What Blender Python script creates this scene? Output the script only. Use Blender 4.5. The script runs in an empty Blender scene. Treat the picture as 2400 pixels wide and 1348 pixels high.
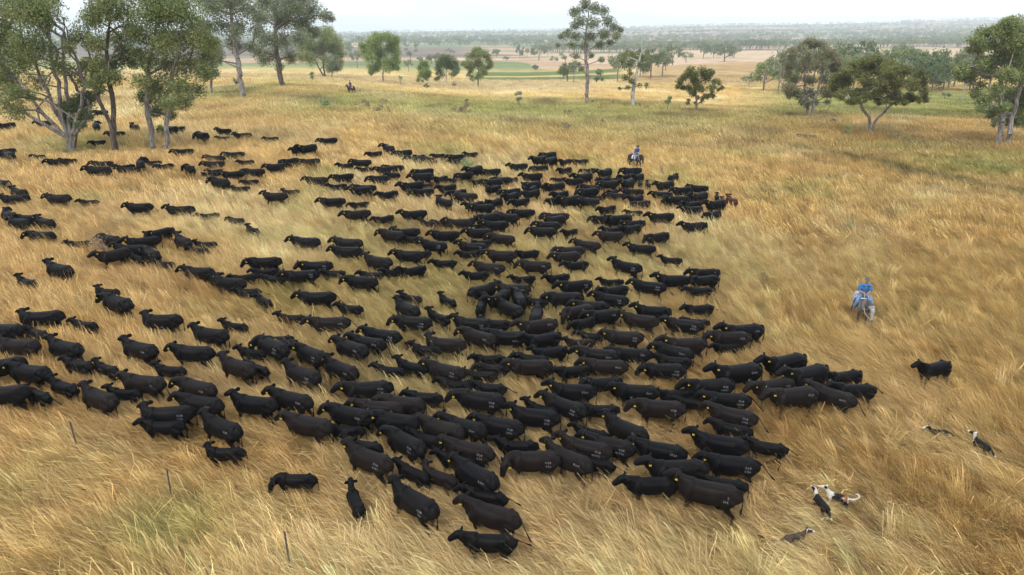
import bpy, bmesh, math, random
import numpy as np
from mathutils import Vector, Matrix
from mathutils.bvhtree import BVHTree

S = bpy.context.scene
COL = S.collection
rng = np.random.default_rng(11)
random.seed(11)

# ------------------------------------------------------------------ camera
FPX, CX, CY = 1622.0, 1200.0, 674.0          # focal length and centre in photo pixels
PITCH = math.radians(20.58)
CAM = np.array([0.0, 0.0, 13.0])
cam_d = bpy.data.cameras.new('camera')
cam_d.sensor_fit = 'HORIZONTAL'
cam_d.sensor_width = 36.0
cam_d.lens = FPX / 2400.0 * 36.0
cam_d.clip_start = 0.5
cam_d.clip_end = 20000.0
cam = bpy.data.objects.new('camera', cam_d)
cam.location = CAM
cam.rotation_euler = (math.pi / 2 - PITCH, 0, 0)
COL.objects.link(cam)
S.camera = cam

# ------------------------------------------------------------------ sky and sun (bright overcast)
W = bpy.data.worlds.new('World')
S.world = W
W.use_nodes = True
nt = W.node_tree
nt.nodes.clear()
SUN_EL, SUN_AZ = math.radians(52), math.radians(215)
out = nt.nodes.new('ShaderNodeOutputWorld')
sky = nt.nodes.new('ShaderNodeTexSky')
sky.sky_type = 'NISHITA'
sky.sun_disc = False
sky.sun_elevation = SUN_EL
sky.sun_rotation = SUN_AZ
bg1 = nt.nodes.new('ShaderNodeBackground')
bg1.inputs[1].default_value = 0.10
nt.links.new(sky.outputs[0], bg1.inputs[0])
tc = nt.nodes.new('ShaderNodeTexCoord')
mp = nt.nodes.new('ShaderNodeMapping')
mp.inputs['Scale'].default_value = (1.6, 1.6, 9.0)
nt.links.new(tc.outputs['Generated'], mp.inputs[0])
nz = nt.nodes.new('ShaderNodeTexNoise')
nz.inputs['Scale'].default_value = 2.2
nz.inputs['Detail'].default_value = 5.0
nz.inputs['Roughness'].default_value = 0.55
nt.links.new(mp.outputs[0], nz.inputs['Vector'])
cr = nt.nodes.new('ShaderNodeValToRGB')
cr.color_ramp.elements[0].position = 0.36
cr.color_ramp.elements[0].color = (0.60, 0.67, 0.77, 1)
cr.color_ramp.elements[1].position = 0.62
cr.color_ramp.elements[1].color = (0.81, 0.85, 0.905, 1)
nt.links.new(nz.outputs[0], cr.inputs[0])
bg2 = nt.nodes.new('ShaderNodeBackground')
bg2.inputs[1].default_value = 1.08
nt.links.new(cr.outputs[0], bg2.inputs[0])
mx = nt.nodes.new('ShaderNodeMixShader')
mx.inputs[0].default_value = 0.94
nt.links.new(bg1.outputs[0], mx.inputs[1])
nt.links.new(bg2.outputs[0], mx.inputs[2])
nt.links.new(mx.outputs[0], out.inputs[0])

sun_d = bpy.data.lights.new('sun', 'SUN')
sun_d.energy = 1.5
sun_d.angle = math.radians(14)
sun_d.color = (1.0, 0.96, 0.9)
sun = bpy.data.objects.new('sun', sun_d)
sd = Vector((math.sin(SUN_AZ) * math.cos(SUN_EL), math.cos(SUN_AZ) * math.cos(SUN_EL), math.sin(SUN_EL)))
sun.rotation_euler = sd.to_track_quat('Z', 'Y').to_euler()
sun.location = (0, 0, 60)
COL.objects.link(sun)

vs = S.view_settings
vs.view_transform = 'Standard'
vs.look = 'None'
vs.gamma = 1.0
vs.exposure = 0.66
vs.use_curve_mapping = False
S.cycles.max_bounces = 4
S.cycles.diffuse_bounces = 3
S.cycles.volume_bounces = 1
S.cycles.transparent_max_bounces = 4
S.cycles.use_denoising = True
S.cycles.denoiser = 'OPENIMAGEDENOISE'
S.cycles.denoising_input_passes = 'RGB_ALBEDO_NORMAL'
S.cycles.denoising_prefilter = 'ACCURATE'

# ------------------------------------------------------------------ noise and terrain
def _hash(ix, iy, seed):
    h = (ix * 374761393 + iy * 668265263 + seed * 974711) & 0xFFFFFFFF
    h = ((h ^ (h >> 13)) * 1274126177) & 0xFFFFFFFF
    return ((h ^ (h >> 16)) & 0xFFFFFF) / float(0xFFFFFF)

def vnoise(x, y, seed=0):
    x = np.asarray(x, float); y = np.asarray(y, float)
    xi = np.floor(x).astype(np.int64); yi = np.floor(y).astype(np.int64)
    fx = x - xi; fy = y - yi
    fx = fx * fx * (3 - 2 * fx); fy = fy * fy * (3 - 2 * fy)
    a = _hash(xi, yi, seed); b = _hash(xi + 1, yi, seed)
    c = _hash(xi, yi + 1, seed); d = _hash(xi + 1, yi + 1, seed)
    return (a * (1 - fx) + b * fx) * (1 - fy) + (c * (1 - fx) + d * fx) * fy

def fbm(x, y, seed=0, octs=4):
    t = 0; a = 0.5; s = 0
    for o in range(octs):
        t = t + a * vnoise(np.asarray(x) * 2 ** o + 17.3 * o, np.asarray(y) * 2 ** o - 9.1 * o, seed + o)
        s += a; a *= 0.5
    return t / s

def sstep(a, b, v):
    t = np.clip((np.asarray(v, float) - a) / (b - a), 0, 1)
    return t * t * (3 - 2 * t)

FAR_Y = np.array([60, 115, 150, 200, 280, 330, 420, 560, 700, 950, 1500, 2400, 3600, 5000, 9000.])
FAR_C = np.array([-900, 0, 600, 1200, 1800, 2400, 3300.])
_L = [1.8, 2.0, 2.0, 0.2, -4, -6.5, -10, -13, -17, -21, -24, -25, -26, -29, -29]
_M = [0.3, 0.2, -0.7, -3.2, -6.8, -9, -12, -15, -17.5, -21, -24, -22, -19, -8, -8]
_R1 = [-.8, -.9, -2.6, -4.8, -7.8, -7, -4.2, -15, -17, -15, -22, -15, 3, 34, 34]
_R2 = [-1.5, -1.8, -3.5, -6, -7.3, -8, -9, -11, -12, -14, -14, -5, 18, 72, 72]
_T = np.array([_L, _L, _L, _M, _R1, _R2, _R2])
_LY = np.linspace(math.log(60), math.log(9000), 260)
_FT = []
for row in _T:
    f = np.interp(_LY, np.log(FAR_Y), row)
    k = np.exp(-0.5 * (np.arange(-9, 10) / 3.5) ** 2); k /= k.sum()
    _FT.append(np.convolve(np.pad(f, 9, mode='edge'), k, mode='valid'))
_FT = np.array(_FT)

def zt(x, y):
    """height of the ground"""
    x = np.asarray(x, float); y = np.asarray(y, float)
    yy = np.maximum(y, 1.0)
    near = -1.25 * np.tanh(x / 18) + .018 * (np.clip(yy, 5, 110) - 20) * (.5 - .5 * np.tanh(x / 12))
    c = 1200 + FPX * x / (np.maximum(y, 20) * .936 + 4.6)
    ci = np.clip(np.interp(c, FAR_C, np.arange(len(FAR_C))), 0, len(FAR_C) - 1.0001)
    i0 = ci.astype(int); fc = ci - i0; fc = fc * fc * (3 - 2 * fc)
    li = np.clip((np.log(np.maximum(y, 60)) - _LY[0]) / (_LY[-1] - _LY[0]) * (len(_LY) - 1), 0, len(_LY) - 1.0001)
    j0 = li.astype(int); fl = li - j0
    g = lambda i: _FT[i, j0] * (1 - fl) + _FT[i, j0 + 1] * fl
    far = g(i0) * (1 - fc) + g(i0 + 1) * fc
    b = sstep(75, 125, y)
    z = near * (1 - b) + far * b
    amp = .16 + .8 * sstep(140, 600, y) + 4 * sstep(1200, 4000, y)
    wl = 9 + 60 * sstep(140, 600, y)
    z = z + amp * (fbm(x / 9, y / 9, 3, 3) - .5) * (1 - sstep(140, 600, y)) + .8 * sstep(140, 600, y) * (fbm(x / 70, y / 70, 5, 3) - .5) \
        + 5 * sstep(1200, 4000, y) * (fbm(x / 500, y / 500, 8, 3) - .5)
    return z

_cp, _sp = math.cos(PITCH), math.sin(PITCH)
def pix_dir(px, py):
    u = (px - CX) / FPX; v = (CY - py) / FPX
    return np.array([u, _cp + v * _sp, -_sp + v * _cp])     # y component: forward ; v is up

_TT = np.exp(np.linspace(math.log(12), math.log(6000), 380))
def at(px, py, h=0.0):
    """point where the sight line through a photo pixel comes within h of the ground"""
    d = pix_dir(px, py)
    P = CAM + _TT[:, None] * d
    f = P[:, 2] - zt(P[:, 0], P[:, 1]) - h
    k = np.argmax(f < 0)
    if f[k] >= 0:
        k = len(_TT) - 1
    a, b = _TT[max(k - 1, 0)], _TT[k]
    for _ in range(24):
        m = .5 * (a + b); p = CAM + m * d
        if p[2] - float(zt(p[0], p[1])) - h < 0: b = m
        else: a = m
    return CAM + b * d

def on_plane(px, py, Y):
    d = pix_dir(px, py)
    return CAM + d * (Y / d[1])

def proj(p):
    q = np.asarray(p, float) - CAM
    dep = q[1] * _cp - q[2] * _sp
    up = q[1] * _sp + q[2] * _cp
    return CX + FPX * q[0] / dep, CY - FPX * up / dep, dep

# ------------------------------------------------------------------ helpers
def link(o, parent=None):
    COL.objects.link(o)
    if parent is not None: o.parent = parent
    return o

def tag(o, label=None, cat=None, group=None, kind=None):
    if label: o['label'] = label
    if cat: o['category'] = cat
    if group: o['group'] = group
    if kind: o['kind'] = kind
    return o

def fast_mesh(name, V, F, mat=None, smooth=False, col=None):
    """V (n,3), F (m,k) index array of equal-sized faces, or a list of such arrays"""
    me = bpy.data.meshes.new(name)
    Fs = F if isinstance(F, list) else [F]
    Fs = [np.asarray(f, np.int32) for f in Fs if len(f)]
    V = np.asarray(V, np.float32)
    me.vertices.add(len(V)); me.vertices.foreach_set('co', V.ravel())
    nl = sum(f.size for f in Fs); nf = sum(len(f) for f in Fs)
    me.loops.add(nl); me.polygons.add(nf)
    me.loops.foreach_set('vertex_index', np.concatenate([f.ravel() for f in Fs]))
    tot = np.concatenate([np.full(len(f), f.shape[1], np.int32) for f in Fs])
    st = np.concatenate([[0], np.cumsum(tot)[:-1]]).astype(np.int32)
    me.polygons.foreach_set('loop_start', st)
    me.polygons.foreach_set('loop_total', tot)
    me.polygons.foreach_set('use_smooth', np.full(nf, smooth, bool))
    if col is not None:
        a = me.attributes.new('Col', 'FLOAT_COLOR', 'POINT')
        a.data.foreach_set('color', np.c_[np.asarray(col, np.float32), np.ones(len(V), np.float32)].ravel())
    me.update(calc_edges=True)
    if mat: me.materials.append(mat)
    return me

def mat_new(name):
    m = bpy.data.materials.new(name)
    m.use_nodes = True
    return m, m.node_tree, m.node_tree.nodes['Principled BSDF']

def simple(name, col, rough=.6, spec=.3, var=0.0, scale=20, bump=0):
    m, t, p = mat_new(name)
    p.inputs['Roughness'].default_value = rough
    p.inputs['Specular IOR Level'].default_value = spec
    c = t.nodes.new('ShaderNodeTexNoise'); c.inputs['Scale'].default_value = scale; c.inputs['Detail'].default_value = 5
    o = t.nodes.new('ShaderNodeTexCoord'); t.links.new(o.outputs['Object'], c.inputs['Vector'])
    r = t.nodes.new('ShaderNodeValToRGB')
    r.color_ramp.elements[0].position = .3; r.color_ramp.elements[1].position = .7
    r.color_ramp.elements[0].color = (*[v * (1 - var) for v in col], 1)
    r.color_ramp.elements[1].color = (*[min(1, v * (1 + var)) for v in col], 1)
    t.links.new(c.outputs[0], r.inputs[0]); t.links.new(r.outputs[0], p.inputs['Base Color'])
    if bump:
        b = t.nodes.new('ShaderNodeBump'); b.inputs['Strength'].default_value = bump; b.inputs['Distance'].default_value = .02
        t.links.new(c.outputs[0], b.inputs['Height']); t.links.new(b.outputs[0], p.inputs['Normal'])
    return m

# ------------------------------------------------------------------ ground colour (what grows or lies there)
STRAW = np.array([.68, .48, .195]); PALE = np.array([.79, .62, .32]); ORANGE = np.array([.61, .39, .165])
GREEN = np.array([.40, .40, .14]); LUSH = np.array([.16, .235, .055]); BROWN = np.array([.20, .13, .07])
def mix(a, b, t):
    t = np.asarray(t)[..., None]
    return a * (1 - t) + b * t

def colpix(x, y):
    dep = y * _cp - (zt(x, y) - 13) * _sp
    up = y * _sp + (zt(x, y) - 13) * _cp
    return CX + FPX * x / dep, CY - FPX * up / dep

def blob(x, y, px, py, rx, ry):
    p = at(px, py); q = at(px + rx, py); s = at(px, py - ry)
    ax = max(abs(q[0] - p[0]), .5); ay = min(max(abs(s[1] - p[1]), .5), 26.0)
    return np.exp(-(((x - p[0]) / ax) ** 2 + ((y - p[1]) / ay) ** 2))

def field_green(x, y):
    g = sstep(.53, .74, fbm(x / 26, y / 34, 21, 4)) * (.15 + .35 * sstep(14, -4, x))
    g = np.maximum(g, sstep(.60, .75, fbm(x / 7, y / 7, 31, 3)) * .45)
    for b in [(1180, 255, 420, 55, 1.0), (820, 240, 170, 40, .95), (1480, 260, 230, 40, .85), (1750, 275, 160, 22, .5), (2300, 395, 190, 26, .8), (2120, 350, 160, 18, .6), (420, 1270, 150, 90, .6), (1110, 440, 60, 20, .6),
              (700, 700, 130, 60, .45), (880, 560, 150, 60, .35), (560, 215, 130, 25, .7), (1060, 365, 60, 25, .7), (210, 345, 120, 20, .7), (2330, 370, 170, 18, .6), (2100, 470, 200, 40, .12)]:
        g = np.maximum(g, b[4] * blob(x, y, *b[:4]) * (.55 + .9 * fbm(x / 5, y / 5, 77, 3)))
    return np.clip(g, 0, 1)

GULLY = (at(1860, 345)[:2], at(2440, 470)[:2])
def gcol(x, y):
    n1 = fbm(x / 11, y / 15, 41, 4); n2 = fbm(x / 2.6, y / 2.6, 51, 3); n3 = fbm(x / 30, y / 40, 61, 3)
    c = mix(STRAW, PALE, sstep(.46, .68, n1))
    c = mix(c, ORANGE, np.clip(sstep(.52, .72, n3 * .6 + n2 * .4) * .7, 0, 1))
    org = np.zeros_like(x)
    for b in [(250, 420, 260, 90, .65), (250, 1200, 330, 150, .55), (1950, 690, 120, 110, .3), (2150, 960, 250, 110, .35), (650, 290, 250, 40, .65), (700, 400, 250, 60, .35)]:
        org = np.maximum(org, b[4] * blob(x, y, *b[:4]))
    c = mix(c, ORANGE * 1.05, np.clip(org * (.4 + 1.1 * n2), 0, .9))
    c = mix(c, GREEN, np.clip(field_green(x, y) * 1.0, 0, .92))
    c = mix(c, BROWN, sstep(.66, .82, fbm(x / 3.3, y / 3.3, 91, 3)) * .4)
    c = mix(c, np.array([.24, .19, .10]), sstep(70, 100, y) * sstep(170, 140, y) * sstep(.56, .70, fbm(x / 6, y / 10, 131, 4)) * .6)      # rank weeds and scrub on the crest
    A_, B_ = GULLY; q = np.clip(((x - A_[0]) * (B_[0] - A_[0]) + (y - A_[1]) * (B_[1] - A_[1])) / ((B_[0] - A_[0]) ** 2 + (B_[1] - A_[1]) ** 2), 0, 1)
    dl = np.hypot(x - A_[0] - q * (B_[0] - A_[0]), y - A_[1] - q * (B_[1] - A_[1])) + 1.6 * (fbm(x / 5, y / 5, 171, 3) - .5)
    c = mix(c, np.array([.13, .15, .06]), sstep(2.2, .4, dl) * .75)      # green rushes along the shallow gully
    # beyond the crest
    cc, rr = colpix(x, y)
    val = sstep(118, 135, y) * sstep(1700, 1900, cc)
    c = mix(c, LUSH, val * sstep(265, 225, y) * (.35 + .6 * fbm(x / 14, y / 14, 12, 3)))
    crop = sstep(300, 318, y) * sstep(455, 435, y) * sstep(1090, 1120, cc) * sstep(1480, 1440, cc) * (1 - .8 * (sstep(350, 358, y) * sstep(380, 372, y)))
    c = mix(c, np.array([.10, .17, .06]), crop * .9)
    hill = sstep(255, 300, y) * sstep(520, 430, y) * sstep(1430, 1560, cc) * sstep(2050, 1850, cc)
    c = mix(c, np.array([.42, .285, .155]), hill * (.55 + .4 * fbm(x / 20, y / 20, 33, 3)))
    pv = sstep(165, 215, y) * sstep(330, 300, y) * sstep(1500, 1300, cc)
    c = mix(c, np.array([.55, .44, .26]), pv * .7)
    far = sstep(380, 560, y)
    k = np.floor(fbm(x / 420, y / 260, 5, 2) * 9 + .35 * np.sin(x / 160)) % 5
    pal = np.array([[.50, .345, .22], [.60, .44, .30], [.24, .175, .145], [.56, .40, .27], [.22, .26, .12]])
    fc = pal[k.astype(int)] * (.85 + .3 * fbm(x / 60, y / 40, 7, 3))[..., None]
    pl = sstep(850, 900, y) * sstep(1500, 1400, y) * sstep(1180, 1050, cc)
    fc = mix(fc, np.array([.19, .145, .125]), pl * .85)
    pf = sstep(640, 700, y) * sstep(1000, 950, y) * sstep(1230, 1330, cc)
    fc = mix(fc, np.array([.62, .45, .30]), pf * .85)
    c = mix(c, fc, far)
    c = mix(c, np.array([.085, .11, .05]), sstep(1500, 2600, y) * .55 * sstep(.4, .6, fbm(x / 260, y / 120, 15, 3)))
    return np.clip(c, .01, .95)

# ------------------------------------------------------------------ ground sheet
az = np.unique(np.concatenate([np.linspace(-math.pi, -.9, 26), np.linspace(-.9, .9, 420), np.linspace(.9, math.pi, 26)]))[:-1]
rr = np.concatenate([np.linspace(2, 20, 14), np.exp(np.linspace(math.log(21), math.log(5600), 310))])
A, R = np.meshgrid(az, rr)
GX, GY = R * np.sin(A), R * np.cos(A)
GZ = zt(GX, GY)
Vg = np.c_[GX.ravel(), GY.ravel(), GZ.ravel()]
na, nr = len(az), len(rr)
i, j = np.meshgrid(np.arange(na), np.arange(nr - 1))
i2 = (i + 1) % na
Fg = np.stack([j * na + i, j * na + i2, (j + 1) * na + i2, (j + 1) * na + i], -1).reshape(-1, 4)
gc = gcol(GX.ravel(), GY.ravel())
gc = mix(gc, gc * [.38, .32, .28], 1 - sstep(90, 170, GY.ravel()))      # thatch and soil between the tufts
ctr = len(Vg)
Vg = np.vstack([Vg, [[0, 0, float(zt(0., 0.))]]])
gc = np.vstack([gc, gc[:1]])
Ff = np.c_[np.full(na, ctr), (np.arange(na) + 1) % na, np.arange(na)]
m_ground, t, p = mat_new('dry_ground')
p.inputs['Roughness'].default_value = 1.0
p.inputs['Specular IOR Level'].default_value = 0.0
a = t.nodes.new('ShaderNodeAttribute'); a.attribute_name = 'Col'
g = t.nodes.new('ShaderNodeNewGeometry')
n1 = t.nodes.new('ShaderNodeTexNoise'); n1.inputs['Scale'].default_value = 1.7; n1.inputs['Detail'].default_value = 6; n1.inputs['Roughness'].default_value = .7
n2 = t.nodes.new('ShaderNodeTexNoise'); n2.inputs['Scale'].default_value = .12; n2.inputs['Detail'].default_value = 5
for n in (n1, n2): t.links.new(g.outputs['Position'], n.inputs['Vector'])
ad = t.nodes.new('ShaderNodeMath'); ad.operation = 'ADD'
t.links.new(n1.outputs[0], ad.inputs[0]); t.links.new(n2.outputs[0], ad.inputs[1])
mr = t.nodes.new('ShaderNodeMapRange'); mr.inputs['From Min'].default_value = .65; mr.inputs['From Max'].default_value = 1.35
mr.inputs['To Min'].default_value = .55; mr.inputs['To Max'].default_value = 1.15
t.links.new(ad.outputs[0], mr.inputs[0])
ml = t.nodes.new('ShaderNodeMix'); ml.data_type = 'RGBA'; ml.blend_type = 'MULTIPLY'; ml.inputs[0].default_value = 1
t.links.new(a.outputs['Color'], ml.inputs[6]); t.links.new(mr.outputs[0], ml.inputs[7])
t.links.new(ml.outputs[2], p.inputs['Base Color'])
b = t.nodes.new('ShaderNodeBump'); b.inputs['Strength'].default_value = .6; b.inputs['Distance'].default_value = .15
t.links.new(n1.outputs[0], b.inputs['Height']); t.links.new(b.outputs[0], p.inputs['Normal'])
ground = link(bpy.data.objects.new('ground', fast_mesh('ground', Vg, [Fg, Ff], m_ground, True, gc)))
tag(ground, kind='structure')

# ------------------------------------------------------------------ trees
def leaf_mat(name, c1, c2, c3=None):
    m, t, p = mat_new(name)
    g = t.nodes.new('ShaderNodeNewGeometry')
    n = t.nodes.new('ShaderNodeTexNoise'); n.inputs['Scale'].default_value = .55; n.inputs['Detail'].default_value = 4
    t.links.new(g.outputs['Position'], n.inputs['Vector'])
    mx = t.nodes.new('ShaderNodeMath'); mx.operation = 'MULTIPLY_ADD'; mx.inputs[1].default_value = .45
    t.links.new(g.outputs['Random Per Island'], mx.inputs[0]); t.links.new(n.outputs[0], mx.inputs[2])
    r = t.nodes.new('ShaderNodeValToRGB')
    r.color_ramp.elements[0].position = .45; r.color_ramp.elements[1].position = 1.0
    r.color_ramp.elements[0].color = (*c1, 1); r.color_ramp.elements[1].color = (*c2, 1)
    if c3:
        e = r.color_ramp.elements.new(.93); e.color = (*c2, 1)
        r.color_ramp.elements[2].color = (*c3, 1)
    t.links.new(mx.outputs[0], r.inputs[0])
    t.links.new(r.outputs[0], p.inputs['Base Color'])
    p.inputs['Roughness'].default_value = .55
    p.inputs['Specular IOR Level'].default_value = .35
    tr = t.nodes.new('ShaderNodeBsdfTranslucent'); t.links.new(r.outputs[0], tr.inputs[0])
    ms = t.nodes.new('ShaderNodeMixShader'); ms.inputs[0].default_value = .36
    t.links.new(p.outputs[0], ms.inputs[1]); t.links.new(tr.outputs[0], ms.inputs[2])
    t.links.new(ms.outputs[0], t.nodes['Material Output'].inputs[0])
    return m

LEAF = {
    'olive': leaf_mat('olive_leaf', (.115, .150, .050), (.33, .385, .14), (.42, .37, .17)),
    'grey': leaf_mat('grey_green_leaf', (0.140, 0.170, 0.096), (0.325, 0.361, 0.214), (0.384, 0.354, 0.221)),
    'fresh': leaf_mat('fresh_leaf', (0.125, 0.184, 0.059), (0.369, 0.458, 0.147)),
    'dark': leaf_mat('dark_leaf', (0.081, 0.115, 0.048), (0.206, 0.265, 0.104)),
    'brown': leaf_mat('brownish_leaf', (0.155, 0.155, 0.089), (0.325, 0.318, 0.177), (0.384, 0.295, 0.177)),
    'gold': leaf_mat('golden_green_leaf', (.085, .098, .032), (.29, .30, .085)),
    'dry': leaf_mat('dry_twig', (0.177, 0.125, 0.081), (0.384, 0.280, 0.177)),
    'pale': leaf_mat('pale_shrub_leaf', (0.191, 0.251, 0.104), (0.443, 0.531, 0.236)),
}
def bark_mat(name, c1, c2):
    m, t, p = mat_new(name)
    g = t.nodes.new('ShaderNodeTexCoord')
    mp = t.nodes.new('ShaderNodeMapping'); mp.inputs['Scale'].default_value = (3, 3, .6)
    t.links.new(g.outputs['Object'], mp.inputs[0])
    n = t.nodes.new('ShaderNodeTexNoise'); n.inputs['Scale'].default_value = 2.5; n.inputs['Detail'].default_value = 6
    t.links.new(mp.outputs[0], n.inputs['Vector'])
    r = t.nodes.new('ShaderNodeValToRGB')
    r.color_ramp.elements[0].position = .35; r.color_ramp.elements[1].position = .65
    r.color_ramp.elements[0].color = (*c1, 1); r.color_ramp.elements[1].color = (*c2, 1)
    t.links.new(n.outputs[0], r.inputs[0]); t.links.new(r.outputs[0], p.inputs['Base Color'])
    p.inputs['Roughness'].default_value = .9; p.inputs['Specular IOR Level'].default_value = .1
    b = t.nodes.new('ShaderNodeBump'); b.inputs['Strength'].default_value = .5; b.inputs['Distance'].default_value = .05
    t.links.new(n.outputs[0], b.inputs['Height']); t.links.new(b.outputs[0], p.inputs['Normal'])
    return m
BARK = {'grey': bark_mat('grey_bark', (.14, .12, .105), (.40, .365, .335)), 'dark': bark_mat('dark_bark', (.07, .055, .045), (.22, .18, .15)),
        'pale': bark_mat('pale_bark', (.26, .24, .22), (.62, .59, .56))}

def tubes(segs, sides=6):
    """segs: list of (p0, r0, p1, r1) -> V, F"""
    V = []; F = []; n = 0
    ang = np.linspace(0, 2 * math.pi, sides, endpoint=False)
    for p0, r0, p1, r1 in segs:
        d = p1 - p0; L = np.linalg.norm(d)
        if L < 1e-6: continue
        d = d / L
        u = np.cross(d, [0.3, 1, .2]); u /= np.linalg.norm(u); w = np.cross(d, u)
        ring = np.cos(ang)[:, None] * u + np.sin(ang)[:, None] * w
        V.append(p0 + ring * r0); V.append(p1 + ring * r1)
        k = np.arange(sides)
        F.append(np.c_[n + k, n + (k + 1) % sides, n + sides + (k + 1) % sides, n + sides + k])
        n += 2 * sides
    return np.vstack(V), np.vstack(F)

def leaves(cent, rad, ls, R, droop=.5, dens=1.0, flat=.85):
    """leaf-spray faces through the volume of clumps"""
    C = []; 
    for c, r in zip(cent, rad):
        n = max(6, int(11.0 * dens * r * r / (ls * ls)))
        d = R.normal(size=(n, 3)); d /= np.linalg.norm(d, axis=1)[:, None]
        q = R.random(n) ** .45
        # uneven clump outline
        bump = .72 + .42 * np.sin(d[:, 0] * 5 + c[0]) * np.sin(d[:, 1] * 4 + c[1]) * np.sin(d[:, 2] * 5 + c[2]) + .22 * R.random(n)
        C.append(c + d * (q * bump * r)[:, None] * [1, 1, flat])
    C = np.vstack(C); n = len(C)
    nrm = R.normal(size=(n, 3)); nrm[:, 2] += .55; nrm /= np.linalg.norm(nrm, axis=1)[:, None]
    a = R.normal(size=(n, 3)); a[:, 2] -= droop * 2
    a -= nrm * (a * nrm).sum(1)[:, None]; a /= np.linalg.norm(a, axis=1)[:, None]
    b = np.cross(nrm, a)
    L = ls * (.5 + .8 * R.random(n))[:, None]; Wd = L * (.34 + .25 * R.random(n))[:, None]
    v = np.stack([C - a * L * .6, C + b * Wd, C + a * L * .75, C - b * Wd], 1).reshape(-1, 3)
    return v, np.arange(n * 4).reshape(-1, 4)

def skeleton(base, trunk, cent, r_tip, r_base, R, fork_lo=.0):
    """trunk: polyline from base up; every clump is reached by a limb"""
    nodes = [np.array(q, float) for q in trunk]; par = [-1] + list(range(len(trunk) - 1))
    ntr = len(trunk)
    order = np.argsort([np.linalg.norm(c - nodes[-1]) + .6 * (c[2]) for c in cent])
    for k in order:
        c = np.asarray(cent[k])
        best, bd = None, 1e9
        for q in range(max(1, int(ntr * fork_lo)), len(nodes)):
            d = c - nodes[q]; L = np.linalg.norm(d)
            cost = L + 1.6 * max(0, nodes[q][2] - c[2] + .15 * L) + (.25 * L if q >= ntr else 0)
            if cost < bd: bd, best = cost, q
        a = nodes[best]; L = np.linalg.norm(c - a)
        nn = max(1, int(L / max(.5, r_base * 5)))
        prev = best
        for s in range(1, nn + 1):
            f = s / nn
            pt = a * (1 - f) + c * f
            pt = pt + np.array([0, 0, .14 * L * math.sin(f * math.pi) * (1 if c[2] > a[2] else .3)]) + R.normal(size=3) * .035 * L * (f < 1)
            nodes.append(pt); par.append(prev); prev = len(nodes) - 1
    n = len(nodes)
    acc = np.zeros(n); kids = [0] * n
    for q in par:
        if q >= 0: kids[q] += 1
    rad = np.zeros(n)
    for q in range(n - 1, -1, -1):
        e = acc[q] if kids[q] else r_tip ** 2.2
        rad[q] = max(e, r_tip ** 2.2) ** (1 / 2.2)
        if par[q] >= 0: acc[par[q]] += rad[q] ** 2.2
    sc = r_base / rad[0]
    rad = np.maximum(r_tip * .6, r_base * (rad / rad[0]) ** 1.25)
    segs = [(nodes[par[q]], rad[par[q]] if par[q] == q - 1 and q < ntr else min(rad[par[q]], rad[q] * 1.35), nodes[q], rad[q]) for q in range(1, n)]
    return segs

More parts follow.
